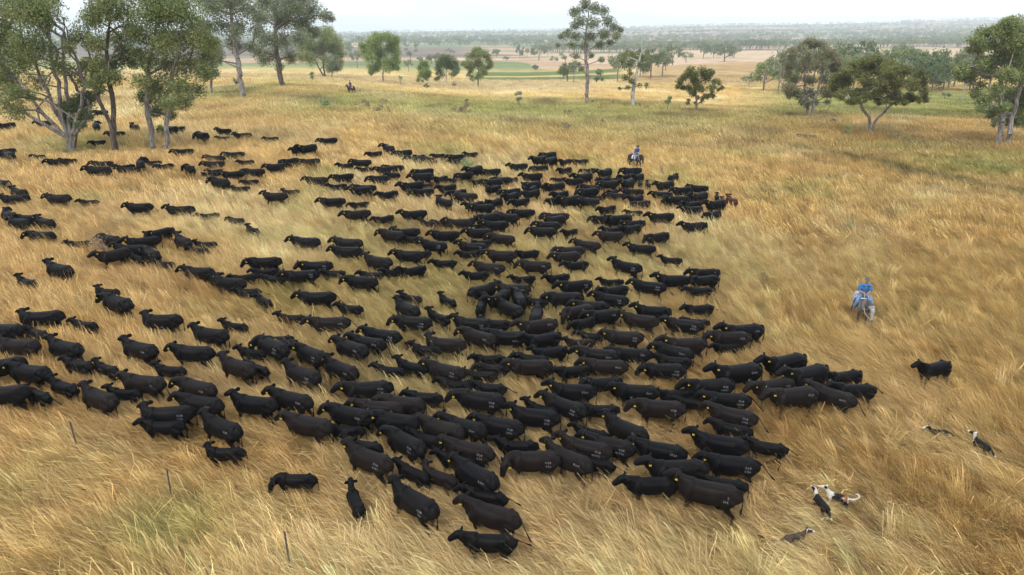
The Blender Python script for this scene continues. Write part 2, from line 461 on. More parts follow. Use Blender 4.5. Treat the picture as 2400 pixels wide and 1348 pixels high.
TREE_SPOTS = []
def tree(base_px, blobs, leaf, bark, label, tw=.3, ls=.26, trunk_px=None, dens=1.0, seed=0, droop=.5, flat=.85, name='gum_tree', group=None, dy=0, extra=None, stems=None, tip=.03, Ydist=None, depth_spread=.75, fill=True, swell=1.22):
    ls = ls * .68
    R = np.random.default_rng(1000 + seed)
    P = at(*base_px) if Ydist is None else None
    if P is None:
        q = on_plane(base_px[0], base_px[1], Ydist); P = np.array([q[0], Ydist, float(zt(q[0], Ydist))])
    Y = P[1]; dep = proj(P)[2]; s = FPX / dep
    TREE_SPOTS.append((P[0], P[1]))
    hw = (max(b[0] + b[2] for b in blobs) - min(b[0] - b[2] for b in blobs)) / 2 / s
    mid = (max(b[0] for b in blobs) + min(b[0] for b in blobs)) / 2
    cent, rad = [], []
    for bx, by, br in blobs:
        u = abs(bx - mid) / s / max(hw, .1)
        off = R.uniform(-1, 1) * hw * depth_spread * math.sqrt(max(.05, 1 - min(u, 1) ** 2))
        q = on_plane(bx, by, Y + off) - P
        cent.append(q); rad.append(br / s * swell)
    if fill:                                     # close the crown between neighbouring clumps
        for k, (bx, by, br) in enumerate(blobs):
            near = sorted(range(len(blobs)), key=lambda q: (blobs[q][0] - bx) ** 2 + (blobs[q][1] - by) ** 2)[1:3]
            for q in near:
                f = R.uniform(.35, .65)
                cent.append(cent[k] * (1 - f) + cent[q] * f + R.normal(size=3) * .25 * rad[k]); rad.append(.5 * (rad[k] + rad[q]) * R.uniform(.7, .95))
    # one more of each clump behind or in front keeps the crown deep
    for k in range(len(blobs)):
        if R.random() < .45:
            bx, by, br = blobs[k]
            q = on_plane(bx + R.normal() * .35 * br, by + R.normal() * .4 * br, Y + R.choice([-1, 1]) * R.uniform(.3, .9) * hw * .8) - P
            cent.append(q); rad.append(rad[k] * .85)
    tops = [trunk_px] if trunk_px is not None else None
    segs = []
    stems = stems or [(base_px, trunk_px)]
    for si, (bp, tp) in enumerate(stems):
        o = on_plane(bp[0], base_px[1], Y) - P; o[2] = -.15
        if tp is None:
            c = np.mean(cent, axis=0); tp3 = [o, o * .5 + c * [.5, .5, .5], c + [0, 0, rad[0] * .5]]
        else:
            tp3 = [o] + [on_plane(x, y, Y) - P + np.array([0, R.normal() * .1, 0]) for x, y in tp]
        pts = [np.array(tp3[0], float)]
        for a, b in zip(tp3[:-1], tp3[1:]):
            L = np.linalg.norm(np.subtract(b, a)); nn = max(2, int(L / .7))
            for q in range(1, nn + 1):
                f = q / nn
                pts.append(np.asarray(a) * (1 - f) + np.asarray(b) * f + R.normal(size=3) * .03 * min(L, 3) * (f < 1))
        mine = [c for k, c in enumerate(cent) if k % len(stems) == si]
        segs += skeleton(o, pts, mine, tip, tw * (1 if si == 0 else .85), R, fork_lo=.35)
    root = link(bpy.data.objects.new(name, None))
    root.location = P
    tag(root, label, 'tree', group)
    V, F = tubes(segs, 7)
    link(bpy.data.objects.new('trunk', fast_mesh('trunk', V, F, BARK[bark], True)), root)
    V, F = leaves(cent, rad, ls, R, droop, dens, flat)
    cr = link(bpy.data.objects.new('crown', fast_mesh('crown', V, F, LEAF[leaf])), root)
    if extra:                                    # a dead or discoloured bit of crown
        eb, em = extra
        V, F = leaves([on_plane(x, y, Y) - P for x, y, r in eb], [r / s for x, y, r in eb], ls, R, droop, .8)
        link(bpy.data.objects.new('dead_branch', fast_mesh('dead_branch', V, F, LEAF[em])), root)
    return root

tree((165, 362), [(20,30,48),(70,20,44),(110,40,34),(15,110,40),(60,100,38),(100,110,28),(20,180,40),(10,240,30),(40,260,24),(130,150,26),(160,112,17),(90,190,28),(178,170,22),(60,0,44),(120,0,26),(20,-25,44),(50,145,28),(35,215,26),(-30,60,45),(-30,150,45),(70,225,18),(100,70,22)],
     'olive', 'grey', 'pale many-stemmed gum tree at the field corner, bare limbs fanning out over cattle', .19, .17,
     [(160, 325), (140, 270), (120, 180), (100, 60)], dens=.75, seed=1, fill=False, droop=.8, flat=1.0, stems=[((165, 362), [(160, 320), (140, 250), (125, 150), (105, 30)]), ((165, 362), [(160, 325), (105, 270), (40, 190), (-10, 130)]), ((165, 362), [(166, 320), (185, 270), (200, 200), (185, 150)]), ((165, 362), [(158, 325), (95, 285), (20, 245), (-25, 225)]), ((165, 362), [(160, 322), (118, 230), (70, 120), (40, 20)]), ((166, 362), [(164, 318), (160, 240), (150, 130), (150, 40)]), ((167, 362), [(166, 322), (192, 290), (212, 262)])], tip=.014)
tree((176, 358), [(195,255,26),(180,285,22),(205,228,22),(150,262,20),(172,240,20),(160,290,14),(205,275,14)], 'dark', 'dark',
     'dark leafy young tree growing against the pale many-stemmed gum', .09, .17, [(178, 320), (180, 270)], dens=.8, seed=2)
tree((272, 362), [(250,20,38),(215,50,30),(290,30,34),(185,80,25),(225,100,28),(280,88,32),(310,70,24),(240,150,28),(205,150,20),(270,150,24),(225,188,24),(255,178,24),(195,195,18),(290,120,24),(240,-15,40),(290,-20,36),(168,95,13),(235,215,13),(320,125,18)],
     'olive', 'dark', 'tall slim dark-trunked gum between the pale gum and the twin-trunked gum', .21, .17,
     [(265, 290), (258, 200), (250, 120), (262, 20)], dens=.85, seed=3, fill=False, stems=[((272, 362), [(266, 300), (260, 220), (250, 120), (262, 20)]), ((272, 362), [(264, 300), (240, 245), (222, 200), (215, 150)])])
tree((376, 358), [(350,30,42),(400,20,42),(440,40,40),(330,80,30),(380,90,38),(430,90,40),(470,90,34),(490,130,26),(340,140,30),(390,150,38),(440,150,38),(480,170,26),(330,190,24),(370,200,30),(420,205,34),(460,210,24),(345,235,20),(390,245,26),(430,240,22),(365,262,17),(400,272,15),(380,-20,44),(430,-20,40),(350,-10,30),(500,100,16),(312,150,15)],
     'olive', 'grey', 'dense bushy gum with two trunks side by side, widest olive crown of the corner trees', .25, .18,
     None, fill=False, dens=.95, seed=4, stems=[((361, 355), [(352, 290), (345, 240), (350, 150), (370, 40)]), ((391, 358), [(388, 290), (392, 240), (410, 150), (430, 50)])])
tree((570, 233), [(500,20,30),(540,10,34),(580,20,30),(480,60,22),(520,60,26),(560,60,24),(600,70,20),(500,100,18),(545,100,20),(590,110,15),(510,135,12),(610,40,20),(550,-20,36),(480,-5,30),(470,148,15),(488,165,11),(620,5,22)],
     'grey', 'grey', 'sparse grey-green gum with forked trunk, behind the bushy twin-trunked gum', .42, .26, [(566, 195), (560, 150), (548, 90), (540, 20)], dens=.95, seed=5, fill=False)
tree((497, 222), [(478,120,20),(500,105,20),(470,150,18),(498,150,18),(515,130,16),(482,180,13),(505,175,12)], 'grey', 'grey',
     'thin grey gum standing between the bushy gum and the forked gum', .2, .26, [(496, 190), (490, 140)], dens=.7, seed=6)
tree((665, 206), [(640,10,34),(690,15,34),(730,25,28),(765,38,18),(610,40,26),(660,50,30),(710,55,28),(620,90,26),(660,95,26),(700,90,24),(640,130,22),(605,120,20),(680,130,18),(655,157,12),(630,-15,36),(690,-20,36),(735,78,15),(778,44,8)],
     'grey', 'dark', 'big spreading dark-limbed gum rising above the skyline, nearest the hilltop rider on its far side', .5, .28, [(655, 172), (648, 130), (645, 70), (650, 5)], dens=1.0, seed=7, fill=False)
tree((762, 181), [(730,80,17),(760,75,19),(785,90,17),(720,110,19),(750,110,22),(785,115,19),(800,125,12),(730,140,17),(765,140,16),(795,150,11),(708,130,15),(778,160,11)],
     'olive', 'dark', 'leaning multi-stemmed gum on the crest just behind the hilltop rider', .3, .3, [(758, 155), (752, 120)], dens=.75, seed=8, stems=[((762, 181), [(758, 155), (755, 115)]), ((760, 181), [(745, 155), (735, 125)])])
tree((777, 183), [(780,150,13),(792,160,11),(770,165,9),(785,140,10)], 'grey', 'grey', 'small grey gum tucked under the leaning multi-stemmed gum', .12, .3, None, dens=.8, seed=9)
tree((898, 193), [(880,92,15),(905,85,15),(925,95,13),(858,108,15),(885,115,18),(912,115,18),(932,125,10),(850,118,9),(865,135,15),(895,140,18),(922,142,14),(880,160,13),(908,160,13),(870,170,8),(930,160,8)],
     'fresh', 'grey', 'rounded light green gum standing alone on the crest, valley behind it', .22, .3, [(898, 170), (896, 130)], dens=.95, seed=10)
tree((993, 198), [(990,148,9),(1000,155,9),(983,160,9),(995,170,10),(1005,172,8),(985,180,8),(1000,185,6),(980,190,4)], 'fresh', 'pale', 'small bright green sapling tree, first of the three crest trees', .1, .28, [(993, 170)], dens=.8, seed=11)
tree((1047, 201), [(1045,135,11),(1060,140,11),(1030,145,11),(1068,155,9),(1048,155,13),(1025,160,8),(1035,175,10),(1060,175,9),(1072,168,6),(1020,186,5)], 'dark', 'pale', 'dark round-topped gum with pale limbs, middle of the three crest trees', .16, .3, [(1047, 175), (1045, 150)], dens=.8, seed=12)
tree((1121, 204), [(1118,120,13),(1135,125,12),(1100,132,12),(1146,140,10),(1120,145,15),(1092,150,9),(1105,160,11),(1135,162,11),(1150,155,6),(1098,175,7),(1125,178,10),(1108,188,5),(1085,150,6)], 'olive', 'dark', 'broad dark-trunked gum, last of the three crest trees before the crop field', .2, .3, [(1121, 180), (1120, 150)], dens=.85, seed=13)
tree((1377, 245), [(1370,15,15),(1395,20,17),(1345,30,14),(1415,25,14),(1360,50,17),(1390,55,18),(1425,50,17),(1345,60,11),(1440,65,14),(1455,70,9),(1330,75,11),(1315,85,9),(1350,85,14),(1380,85,15),(1415,80,15),(1445,85,11),(1340,105,10),(1370,108,12),(1405,105,12),(1430,100,10),(1308,105,6),(1350,130,10),(1385,130,8),(1410,140,9),(1365,160,8),(1355,150,6),(1405,170,9),(1398,185,7),(1411,186,5)],
     'grey', 'grey', 'tallest gum in the open paddock, straight bare lower trunk, crown above the horizon', .34, .27, [(1377, 165), (1372, 120), (1375, 60), (1382, 20)], dens=1.05, seed=14, fill=False)
tree((1483, 250), [(1465,130,10),(1485,128,11),(1505,132,10),(1458,145,8),(1518,145,6),(1475,150,9),(1500,150,9),(1465,182,9),(1480,190,10),(1470,205,8),(1498,200,7),(1515,200,7),(1452,208,5),(1478,172,8)],
     'gold', 'pale', 'half-dead pale-barked gum with bare limbs and dead spike, beside the tallest gum', .36, .24, [(1484, 215), (1490, 180), (1496, 155), (1504, 120), (1503, 96)], dens=.8, seed=15, fill=False, tip=.045)
tree((1632, 264), [(1620,165,11),(1645,165,12),(1665,172,9),(1605,180,11),(1630,185,13),(1655,185,12),(1680,190,8),(1592,190,8),(1588,205,6),(1612,205,10),(1640,205,11),(1665,205,10),(1692,207,6),(1625,222,8),(1655,225,8),(1612,242,6),(1645,238,6),(1672,225,6)],
     'gold', 'dark', 'low rounded olive gum with fanned branches, alone right of the pale-barked gum', .2, .24, [(1632, 235), (1630, 210)], swell=1.3, dens=1.0, seed=16)
tree((1897, 274), [(1900,100,14),(1925,105,12),(1880,110,12),(1860,125,12),(1890,130,14),(1920,130,14),(1945,125,12),(1965,140,11),(1850,150,12),(1880,155,14),(1915,155,14),(1945,155,12),(1970,165,9),(1840,175,12),(1865,185,13),(1895,185,14),(1930,185,13),(1955,190,9),(1845,205,12),(1870,215,11),(1900,215,12),(1930,215,11),(1950,215,11),(1880,240,9),(1910,240,9),(1850,225,8),(1940,240,8)],
     'brown', 'grey', 'feathery grey-brown she-oak with two dark trunks beside the umbrella tree', .3, .24, None, swell=1.34, dens=.95, seed=17, droop=-.3, name='she_oak', stems=[((1892, 273), [(1892, 235), (1885, 180), (1890, 120)]), ((1904, 273), [(1908, 240), (1925, 180), (1930, 130)])])
tree((2038, 313), [(2050,140,15),(2025,145,13),(2075,148,15),(2000,155,13),(2100,158,13),(2125,165,13),(1980,168,11),(2150,180,11),(1960,182,11),(2165,195,10),(2010,165,17),(2050,165,18),(2090,170,18),(1985,190,15),(2030,190,16),(2070,192,16),(2110,192,17),(2140,205,12),(1952,205,10),(1980,212,11),(2010,215,12),(2050,218,12),(2100,218,12),(2130,225,10),(2165,217,9),(2170,236,7),(2120,240,8),(1970,225,8),(2100,240,8),(2010,235,11),(2060,238,11),(2085,236,10),(2030,225,13),(1990,238,8),(2145,232,9),(1958,222,8)],
     'gold', 'grey', 'wide umbrella-shaped olive tree with low fork, alone on the open slope', .2, .22, [(2038, 275), (2040, 255)], swell=1.45, dens=1.25, seed=18, flat=.75, name='umbrella_tree', stems=[((2038, 313), [(2038, 275), (2010, 235), (1990, 210)]), ((2040, 312), [(2050, 285), (2080, 255), (2110, 225)])])
tree((2345, 341), [(2360,60,20),(2330,70,16),(2385,65,20),(2300,75,12),(2290,95,14),(2320,100,18),(2360,100,22),(2395,100,20),(2275,115,10),(2295,120,12),(2340,135,20),(2380,140,22),(2300,150,14),(2260,160,12),(2320,170,18),(2360,175,20),(2400,175,20),(2240,170,10),(2275,180,12),(2300,200,12),(2340,210,18),(2380,215,20),(2310,235,12),(2350,245,16),(2390,250,16),(2320,270,10),(2360,280,11),(2330,290,7),(2420,80,26),(2430,150,30),(2430,220,30),(2300,252,12),(2330,262,12),(2375,275,14),(2400,290,13),(2285,225,10),(2250,185,9)],
     'olive', 'grey', 'big bushy gum at the paddock edge with a red-brown dead tuft in its crown', .36, .22, None, swell=1.38, dens=1.0, seed=19, stems=[((2340, 341), [(2346, 300), (2350, 240), (2345, 150)]), ((2362, 336), [(2368, 295), (2385, 220), (2400, 140)])],
     extra=([(2277, 103, 7), (2283, 112, 6), (2275, 112, 5)], 'dry'))

# --- trees further off: a few kinds built once, then copied one by one
def far_proto(seed, leaf, bark, aspect, low, umbrella, n=16, leafn=.115):
    R = np.random.default_rng(seed)
    cent, rad = [], []
    for k in range(n):
        a = R.uniform(0, 2 * math.pi); q = math.sqrt(R.random())
        z = low + (1 - low) * (.5 + .5 * R.uniform(-1, 1) * math.sqrt(max(.1, 1 - q * q)))
        if umbrella: z = .62 + .34 * math.sqrt(1 - q * q * .9) * R.uniform(.75, 1)
        cent.append(np.array([q * .5 * aspect * math.cos(a), q * .5 * aspect * math.sin(a), z * .9])); rad.append(R.uniform(.13, .20) * (aspect ** .5))
    trunk = [np.array([0, 0, -.02]), np.array([.01, 0, .2]), np.array([R.normal() * .03, 0, .45]), np.array([R.normal() * .05, 0, .62])]
    segs = skeleton(trunk[0], trunk, cent, .005, .024, R, fork_lo=.3)
    V, F = tubes(segs, 5)
    tm = fast_mesh('trunk', V, F, BARK[bark], True)
    V, F = leaves(cent, rad, leafn * .36, R, 0, .55)
    cm = fast_mesh('crown', V, F, LEAF[leaf])
    return tm, cm
PROT = {'g': far_proto(1, 'grey', 'grey', .75, .3, False, 20), 'o': far_proto(2, 'olive', 'grey', .8, .24, False, 20), 'd': far_proto(3, 'dark', 'dark', .9, .22, False, 22),
        'u': far_proto(4, 'grey', 'pale', 1.25, .5, True, 20), 'f': far_proto(5, 'fresh', 'grey', .8, .25, False), 'w': far_proto(6, 'dark', 'grey', 1.15, .16, False, 26)}

ONES = 'zero one two three four five six seven eight nine ten eleven twelve thirteen fourteen fifteen sixteen seventeen eighteen nineteen'.split()
TENS = '_ _ twenty thirty forty fifty sixty seventy eighty ninety'.split()
def num(n):
    n = int(n)
    if n < 20: return ONES[n]
    if n == 100: return 'one hundred'
    return TENS[n // 10] + ('-' + ONES[n % 10] if n % 10 else '')
USED = set()
def place(px, py):
    a, d = int(round(px / 24)), int(round(py / 13.48))
    a = min(max(a, 0), 100); d = min(max(d, 0), 100)
    return f'{num(a)} percent across, {num(d)} percent down'

def far_tree(px, by, ty, hw, kind, desc, group, Yd=None):
    P = at(px, by) if Yd is None else None
    if P is None:
        q = on_plane(px, by, Yd); P = np.array([q[0], Yd, float(zt(q[0], Yd))])
    s = FPX / proj(P)[2]
    h = (by - ty) / s
    tm, cm = PROT[kind]
    root = link(bpy.data.objects.new('gum_tree', None))
    root.location = P - np.array([0, 0, .1])
    asp = {'g': .75, 'o': .8, 'd': .9, 'u': 1.25, 'f': .8, 'w': 1.15}[kind]
    wx = 2 * hw / s / h / (asp + .2)
    root.scale = (h * wx, h * wx, h * 1.0)
    root.rotation_euler = (0, 0, random.uniform(0, 6.28))
    link(bpy.data.objects.new('trunk', tm), root); link(bpy.data.objects.new('crown', cm), root)
    lab = f'{desc}, {place(px, (by + ty) / 2)}'
    while lab in USED: lab = lab + ' beside another'
    USED.add(lab)
    tag(root, lab, 'tree', group)
    TREE_SPOTS.append((P[0], P[1]))
    return root

VG, WG, HG = 'gum trees scattered over the valley', 'wood along the lower slope', 'trees around the valley paddocks'
for a in [(838,160,110,20,'g'),(953,111,97,9,'w'),(976,114,93,9,'w'),(1008,108,92,7,'w'),(1019,106,92,8,'w'),(958,168,134,13,'g'),(984,150,130,9,'d'),(1012,150,124,15,'d'),(1030,147,121,14,'d'),
          (1163,134,112,12,'d'),(1186,146,129,9,'g'),(1218,134,102,12,'w'),(1268,134,97,12,'g'),(1284,134,98,11,'g'),(1236,135,108,6,'g'),(1468,110,96,7,'d'),(1490,110,94,10,'d'),(1603,140,127,8,'d'),(1621,139,128,6,'g'),(820,135,90,10,'g'),(843,112,78,14,'g'),(1330,98,80,9,'w'),(1275,97,80,8,'w'),(1236,94,80,10,'w'),(1190,96,80,8,'w'),(1150,98,80,10,'w'),(1110,98,82,10,'w')]:
    far_tree(*a, 'hazy blue-green valley tree', VG)
for a in [(1330,192,140,24,'d'),(1345,193,132,20,'g'),(1320,186,150,16,'d')]:
    far_tree(*a, 'grey-green tree clumped behind the tallest gum', HG)
for a in [(1447,192,112,30,'g'),(1475,190,106,30,'d'),(1525,184,104,34,'d'),(1552,180,112,28,'g'),(1560,165,118,18,'d'),(1500,180,110,30,'w')]:
    far_tree(*a, 'leafy tree in the clump beyond the pale-barked gum', HG)
for a in [(1648,137,98,20,'d'),(1672,135,101,18,'d'),(1697,145,100,34,'d'),(1720,136,102,20,'g')]:
    far_tree(*a, 'dark tree in the small clump on the brown rise', HG)
for a in [(1793,182,104,34,'o',235),(1762,140,108,16,'g',260),(1822,228,108,26,'g',215),(1836,190,118,24,'f',230),(1850,175,95,30,'d',260),(1878,180,88,26,'d',300),(1960,190,82,30,'g',300),(1985,185,96,28,'w',280),
          (2010,190,84,34,'d',300),(2030,190,92,30,'g',260),(2060,185,98,34,'g',270),(2085,188,90,30,'o',270),(2115,186,88,36,'d',260),(2110,150,74,22,'u',330),(2145,190,85,38,'o',255),(2170,195,90,34,'d',240),(2190,178,84,36,'w',260),
          (2216,182,108,32,'w',245),(2240,180,100,26,'g',260),(2252,246,118,34,'u',190),(1800,150,100,22,'d',300),(1935,185,96,24,'o',290),(2265,180,95,30,'w',270),(2300,175,98,30,'d',280),(1865,196,105,26,'d',265),(1905,198,100,28,'g',262),(1950,200,112,26,'w',245),(2000,200,110,28,'o',248),(2045,200,112,28,'d',244),(2095,202,116,28,'g',240),(2135,200,110,28,'d',246),(2225,195,112,28,'o',240),(2275,198,112,28,'d',240),(2320,196,110,30,'g',242),(2360,190,100,30,'d',255),(2160,205,120,20,'d',235),(2185,205,130,18,'d',232)]:
    far_tree(a[0], a[1], a[2], a[3] * 1.35, a[4], 'spreading tree of the wood on the lower slope', WG, a[5])

# --- far woods that read as one mass: one object
def gn_scatter(name, pts, rot, scl, idx, col, meshes, mat=None):
    """points carrying rotation, scale, colour and kind; each shows one of the small source meshes"""
    src = bpy.data.collections.new(name + '_sources')
    for k, me in enumerate(meshes):
        src.objects.link(bpy.data.objects.new(f'{name}_source.{k:03d}', me))
    me = bpy.data.meshes.new(name)
    n = len(pts)
    me.vertices.add(n); me.vertices.foreach_set('co', np.asarray(pts, np.float32).ravel())
    for nm, ty, dat, key in (('rot', 'FLOAT_VECTOR', rot, 'vector'), ('scl', 'FLOAT_VECTOR', scl, 'vector'), ('idx', 'INT', idx, 'value')):
        at_ = me.attributes.new(nm, ty, 'POINT')
        at_.data.foreach_set(key, np.asarray(dat, np.int32 if ty == 'INT' else np.float32).ravel())
    at_ = me.attributes.new('gcol', 'FLOAT_COLOR', 'POINT')
    at_.data.foreach_set('color', np.c_[np.asarray(col, np.float32), np.ones(n, np.float32)].ravel())
    me.update()
    o = link(bpy.data.objects.new(name, me))
    gt = bpy.data.node_groups.new(name, 'GeometryNodeTree')
    gt.interface.new_socket('Geometry', in_out='INPUT', socket_type='NodeSocketGeometry')
    gt.interface.new_socket('Geometry', in_out='OUTPUT', socket_type='NodeSocketGeometry')
    N = gt.nodes.new
    gi, go = N('NodeGroupInput'), N('NodeGroupOutput')
    m2p = N('GeometryNodeMeshToPoints')
    iop = N('GeometryNodeInstanceOnPoints')
    ci = N('GeometryNodeCollectionInfo')
    ci.inputs['Collection'].default_value = src
    ci.inputs['Separate Children'].default_value = True
    ci.inputs['Reset Children'].default_value = True
    iop.inputs['Pick Instance'].default_value = True
    def attr(nm, ty):
        a = N('GeometryNodeInputNamedAttribute'); a.data_type = ty; a.inputs['Name'].default_value = nm
        return [s for s in a.outputs if s.enabled and s.name == 'Attribute'][0]
    e2r = N('FunctionNodeEulerToRotation')
    L = gt.links.new
    L(gi.outputs[0], m2p.inputs['Mesh']); L(m2p.outputs[0], iop.inputs['Points'])
    L(ci.outputs[0], iop.inputs['Instance'])
    L(attr('idx', 'INT'), iop.inputs['Instance Index'])
    L(attr('rot', 'FLOAT_VECTOR'), e2r.inputs[0]); L(e2r.outputs[0], iop.inputs['Rotation'])
    L(attr('scl', 'FLOAT_VECTOR'), iop.inputs['Scale'])
    L(iop.outputs[0], go.inputs[0])
    md = o.modifiers.new('scatter', 'NODES'); md.node_group = gt
    return o

def wood_source(seed, leaf):
    R = np.random.default_rng(seed)
    cent, rad = [], []
    for k in range(9):
        a = R.uniform(0, 6.28); q = math.sqrt(R.random()) * .42
        cent.append(np.array([q * math.cos(a), q * math.sin(a), R.uniform(.4, .82)])); rad.append(R.uniform(.14, .2))
    V1, F1 = leaves(cent, rad, .075, R, 0, .55)
    V2, F2 = tubes([(np.array([0, 0, -.05]), .03, np.array([0, .02, .3]), .025), (np.array([0, .02, .3]), .025, np.array([.1, 0, .6]), .012), (np.array([0, .02, .3]), .02, np.array([-.12, .05, .6]), .01)], 4)
    return fast_mesh('wood_tree', np.vstack([V1, V2]), [F1, F2 + len(V1)], LEAF[leaf])
WS = [wood_source(s, l) for s, l in ((21, 'dark'), (22, 'grey'), (23, 'dark'), (24, 'olive'))]
wp = []
R = np.random.default_rng(5)
for k in range(16000):
    c = R.uniform(-250, 2650)
    Y = math.exp(R.uniform(math.log(520), math.log(6000)))
    x = (c - 1200) / FPX * Y * .936
    d = float(fbm(x / 620, Y / 130, 301, 4))
    lim = .60 - .12 * float(sstep(900, 2600, Y)) - .06 * float(sstep(1500, 2300, c))
    if Y < 900: lim = .66
    if 820 < c < 1250 and Y < 1500: lim += .09
    if 1240 < c < 1850 and 560 < Y < 1000: lim += .2
    if d > lim or R.random() < .004:
        wp.append((x, Y))
wp = np.array(wp)
hs = 9 + 8 * R.random(len(wp))
wz = zt(wp[:, 0], wp[:, 1])
woods = gn_scatter('far_woods', np.c_[wp, wz - .2], np.c_[np.zeros((len(wp), 2)), R.uniform(0, 6.28, len(wp))],
                   np.c_[hs * R.uniform(.9, 1.5, len(wp)), hs * R.uniform(.9, 1.5, len(wp)), hs], R.integers(0, 4, len(wp)), np.full((len(wp), 3), .5), WS)
tag(woods, 'hazy blue-green woods spread over the far valley and hills', 'woods', kind='stuff')

# ------------------------------------------------------------------ animals and people: lofted limbs fused into one skin
def ring_loft(pts, n=16, pw=.74):
    """pts rows: x y z side_radius vertical_radius -> closed tube"""
    P = np.array(pts, float); m = len(P)
    C = P[:, :3]
    T = np.gradient(C, axis=0); T /= np.maximum(np.linalg.norm(T, axis=1), 1e-9)[:, None]
    ang = np.linspace(0, 2 * math.pi, n, endpoint=False)
    V = []; prev = None
    for k in range(m):
        t = T[k]
        up = np.array([0, 0, 1.]) if abs(t[2]) < .85 else np.array([1., 0, 0])
        s = np.cross(t, up); s /= np.linalg.norm(s)
        if prev is not None and np.dot(s, prev) < 0: s = -s
        prev = s
        u = np.cross(s, t)
        ca, sa = np.cos(ang), np.sin(ang)
        ca, sa = np.sign(ca) * np.abs(ca) ** pw, np.sign(sa) * np.abs(sa) ** pw
        V.append(C[k] + ca[:, None] * s * P[k, 3] + sa[:, None] * u * P[k, 4])
    V.append((C[0] - T[0] * min(P[0, 3], P[0, 4]) * .7)[None]); V.append((C[-1] + T[-1] * min(P[-1, 3], P[-1, 4]) * .7)[None])
    F = []
    for k in range(m - 1):
        for q in range(n):
            F.append((k * n + q, k * n + (q + 1) % n, (k + 1) * n + (q + 1) % n, (k + 1) * n + q))
    a, b = m * n, m * n + 1
    for q in range(n):
        F.append((a, (q + 1) % n, q)); F.append((b, (m - 1) * n + q, (m - 1) * n + (q + 1) % n))
    return np.vstack(V), F

def dense(pts, k=3):
    """finer stations along a chain (Catmull-Rom)"""
    P = np.array(pts, float); o = []
    for q in range(len(P) - 1):
        p0, p1, p2, p3 = P[max(q - 1, 0)], P[q], P[q + 1], P[min(q + 2, len(P) - 1)]
        for s in range(k):
            f = s / k
            o.append(.5 * (2 * p1 + (p2 - p0) * f + (2 * p0 - 5 * p1 + 4 * p2 - p3) * f * f + (3 * p1 - p0 - 3 * p2 + p3) * f ** 3))
    o.append(P[-1])
    o = np.array(o); o[:, 3:] = np.maximum(o[:, 3:], .004)
    return o

TMP = bpy.data.scenes.new('workbench')
def fuse(name, chains, voxel, ratio, smooth=4, mat=None):
    bm_v, bm_f, n = [], [], 0
    for c in chains:
        v, f = ring_loft(dense(c))
        bm_v.append(v); bm_f += [tuple(i + n for i in q) for q in f]; n += len(v)
    me = bpy.data.meshes.new('tmp'); me.from_pydata(np.vstack(bm_v).tolist(), [], bm_f); me.update()
    bm = bmesh.new(); bm.from_mesh(me); bmesh.ops.recalc_face_normals(bm, faces=bm.faces[:]); bm.to_mesh(me); bm.free()
    o = bpy.data.objects.new('tmp', me); TMP.collection.objects.link(o)
    r = o.modifiers.new('r', 'REMESH'); r.mode = 'VOXEL'; r.voxel_size = voxel
    s = o.modifiers.new('s', 'SMOOTH'); s.factor = .5; s.iterations = smooth
    d = o.modifiers.new('d', 'DECIMATE'); d.ratio = ratio
    TMP.view_layers[0].update(); dg = TMP.view_layers[0].depsgraph
    res = bpy.data.meshes.new_from_object(o.evaluated_get(dg))
    res.name = name
    bpy.data.objects.remove(o); bpy.data.meshes.remove(me)
    res.polygons.foreach_set('use_smooth', np.ones(len(res.polygons), bool))
    if mat: res.materials.clear(); res.materials.append(mat)
    res.update()
    return res

def paint(me, fn):
    V = np.empty(len(me.vertices) * 3, np.float32); me.vertices.foreach_get('co', V); V = V.reshape(-1, 3)
    c = fn(V)
    a = me.attributes.new('Col', 'FLOAT_COLOR', 'POINT')
    a.data.foreach_set('color', np.c_[c, np.ones(len(V))].astype(np.float32).ravel())

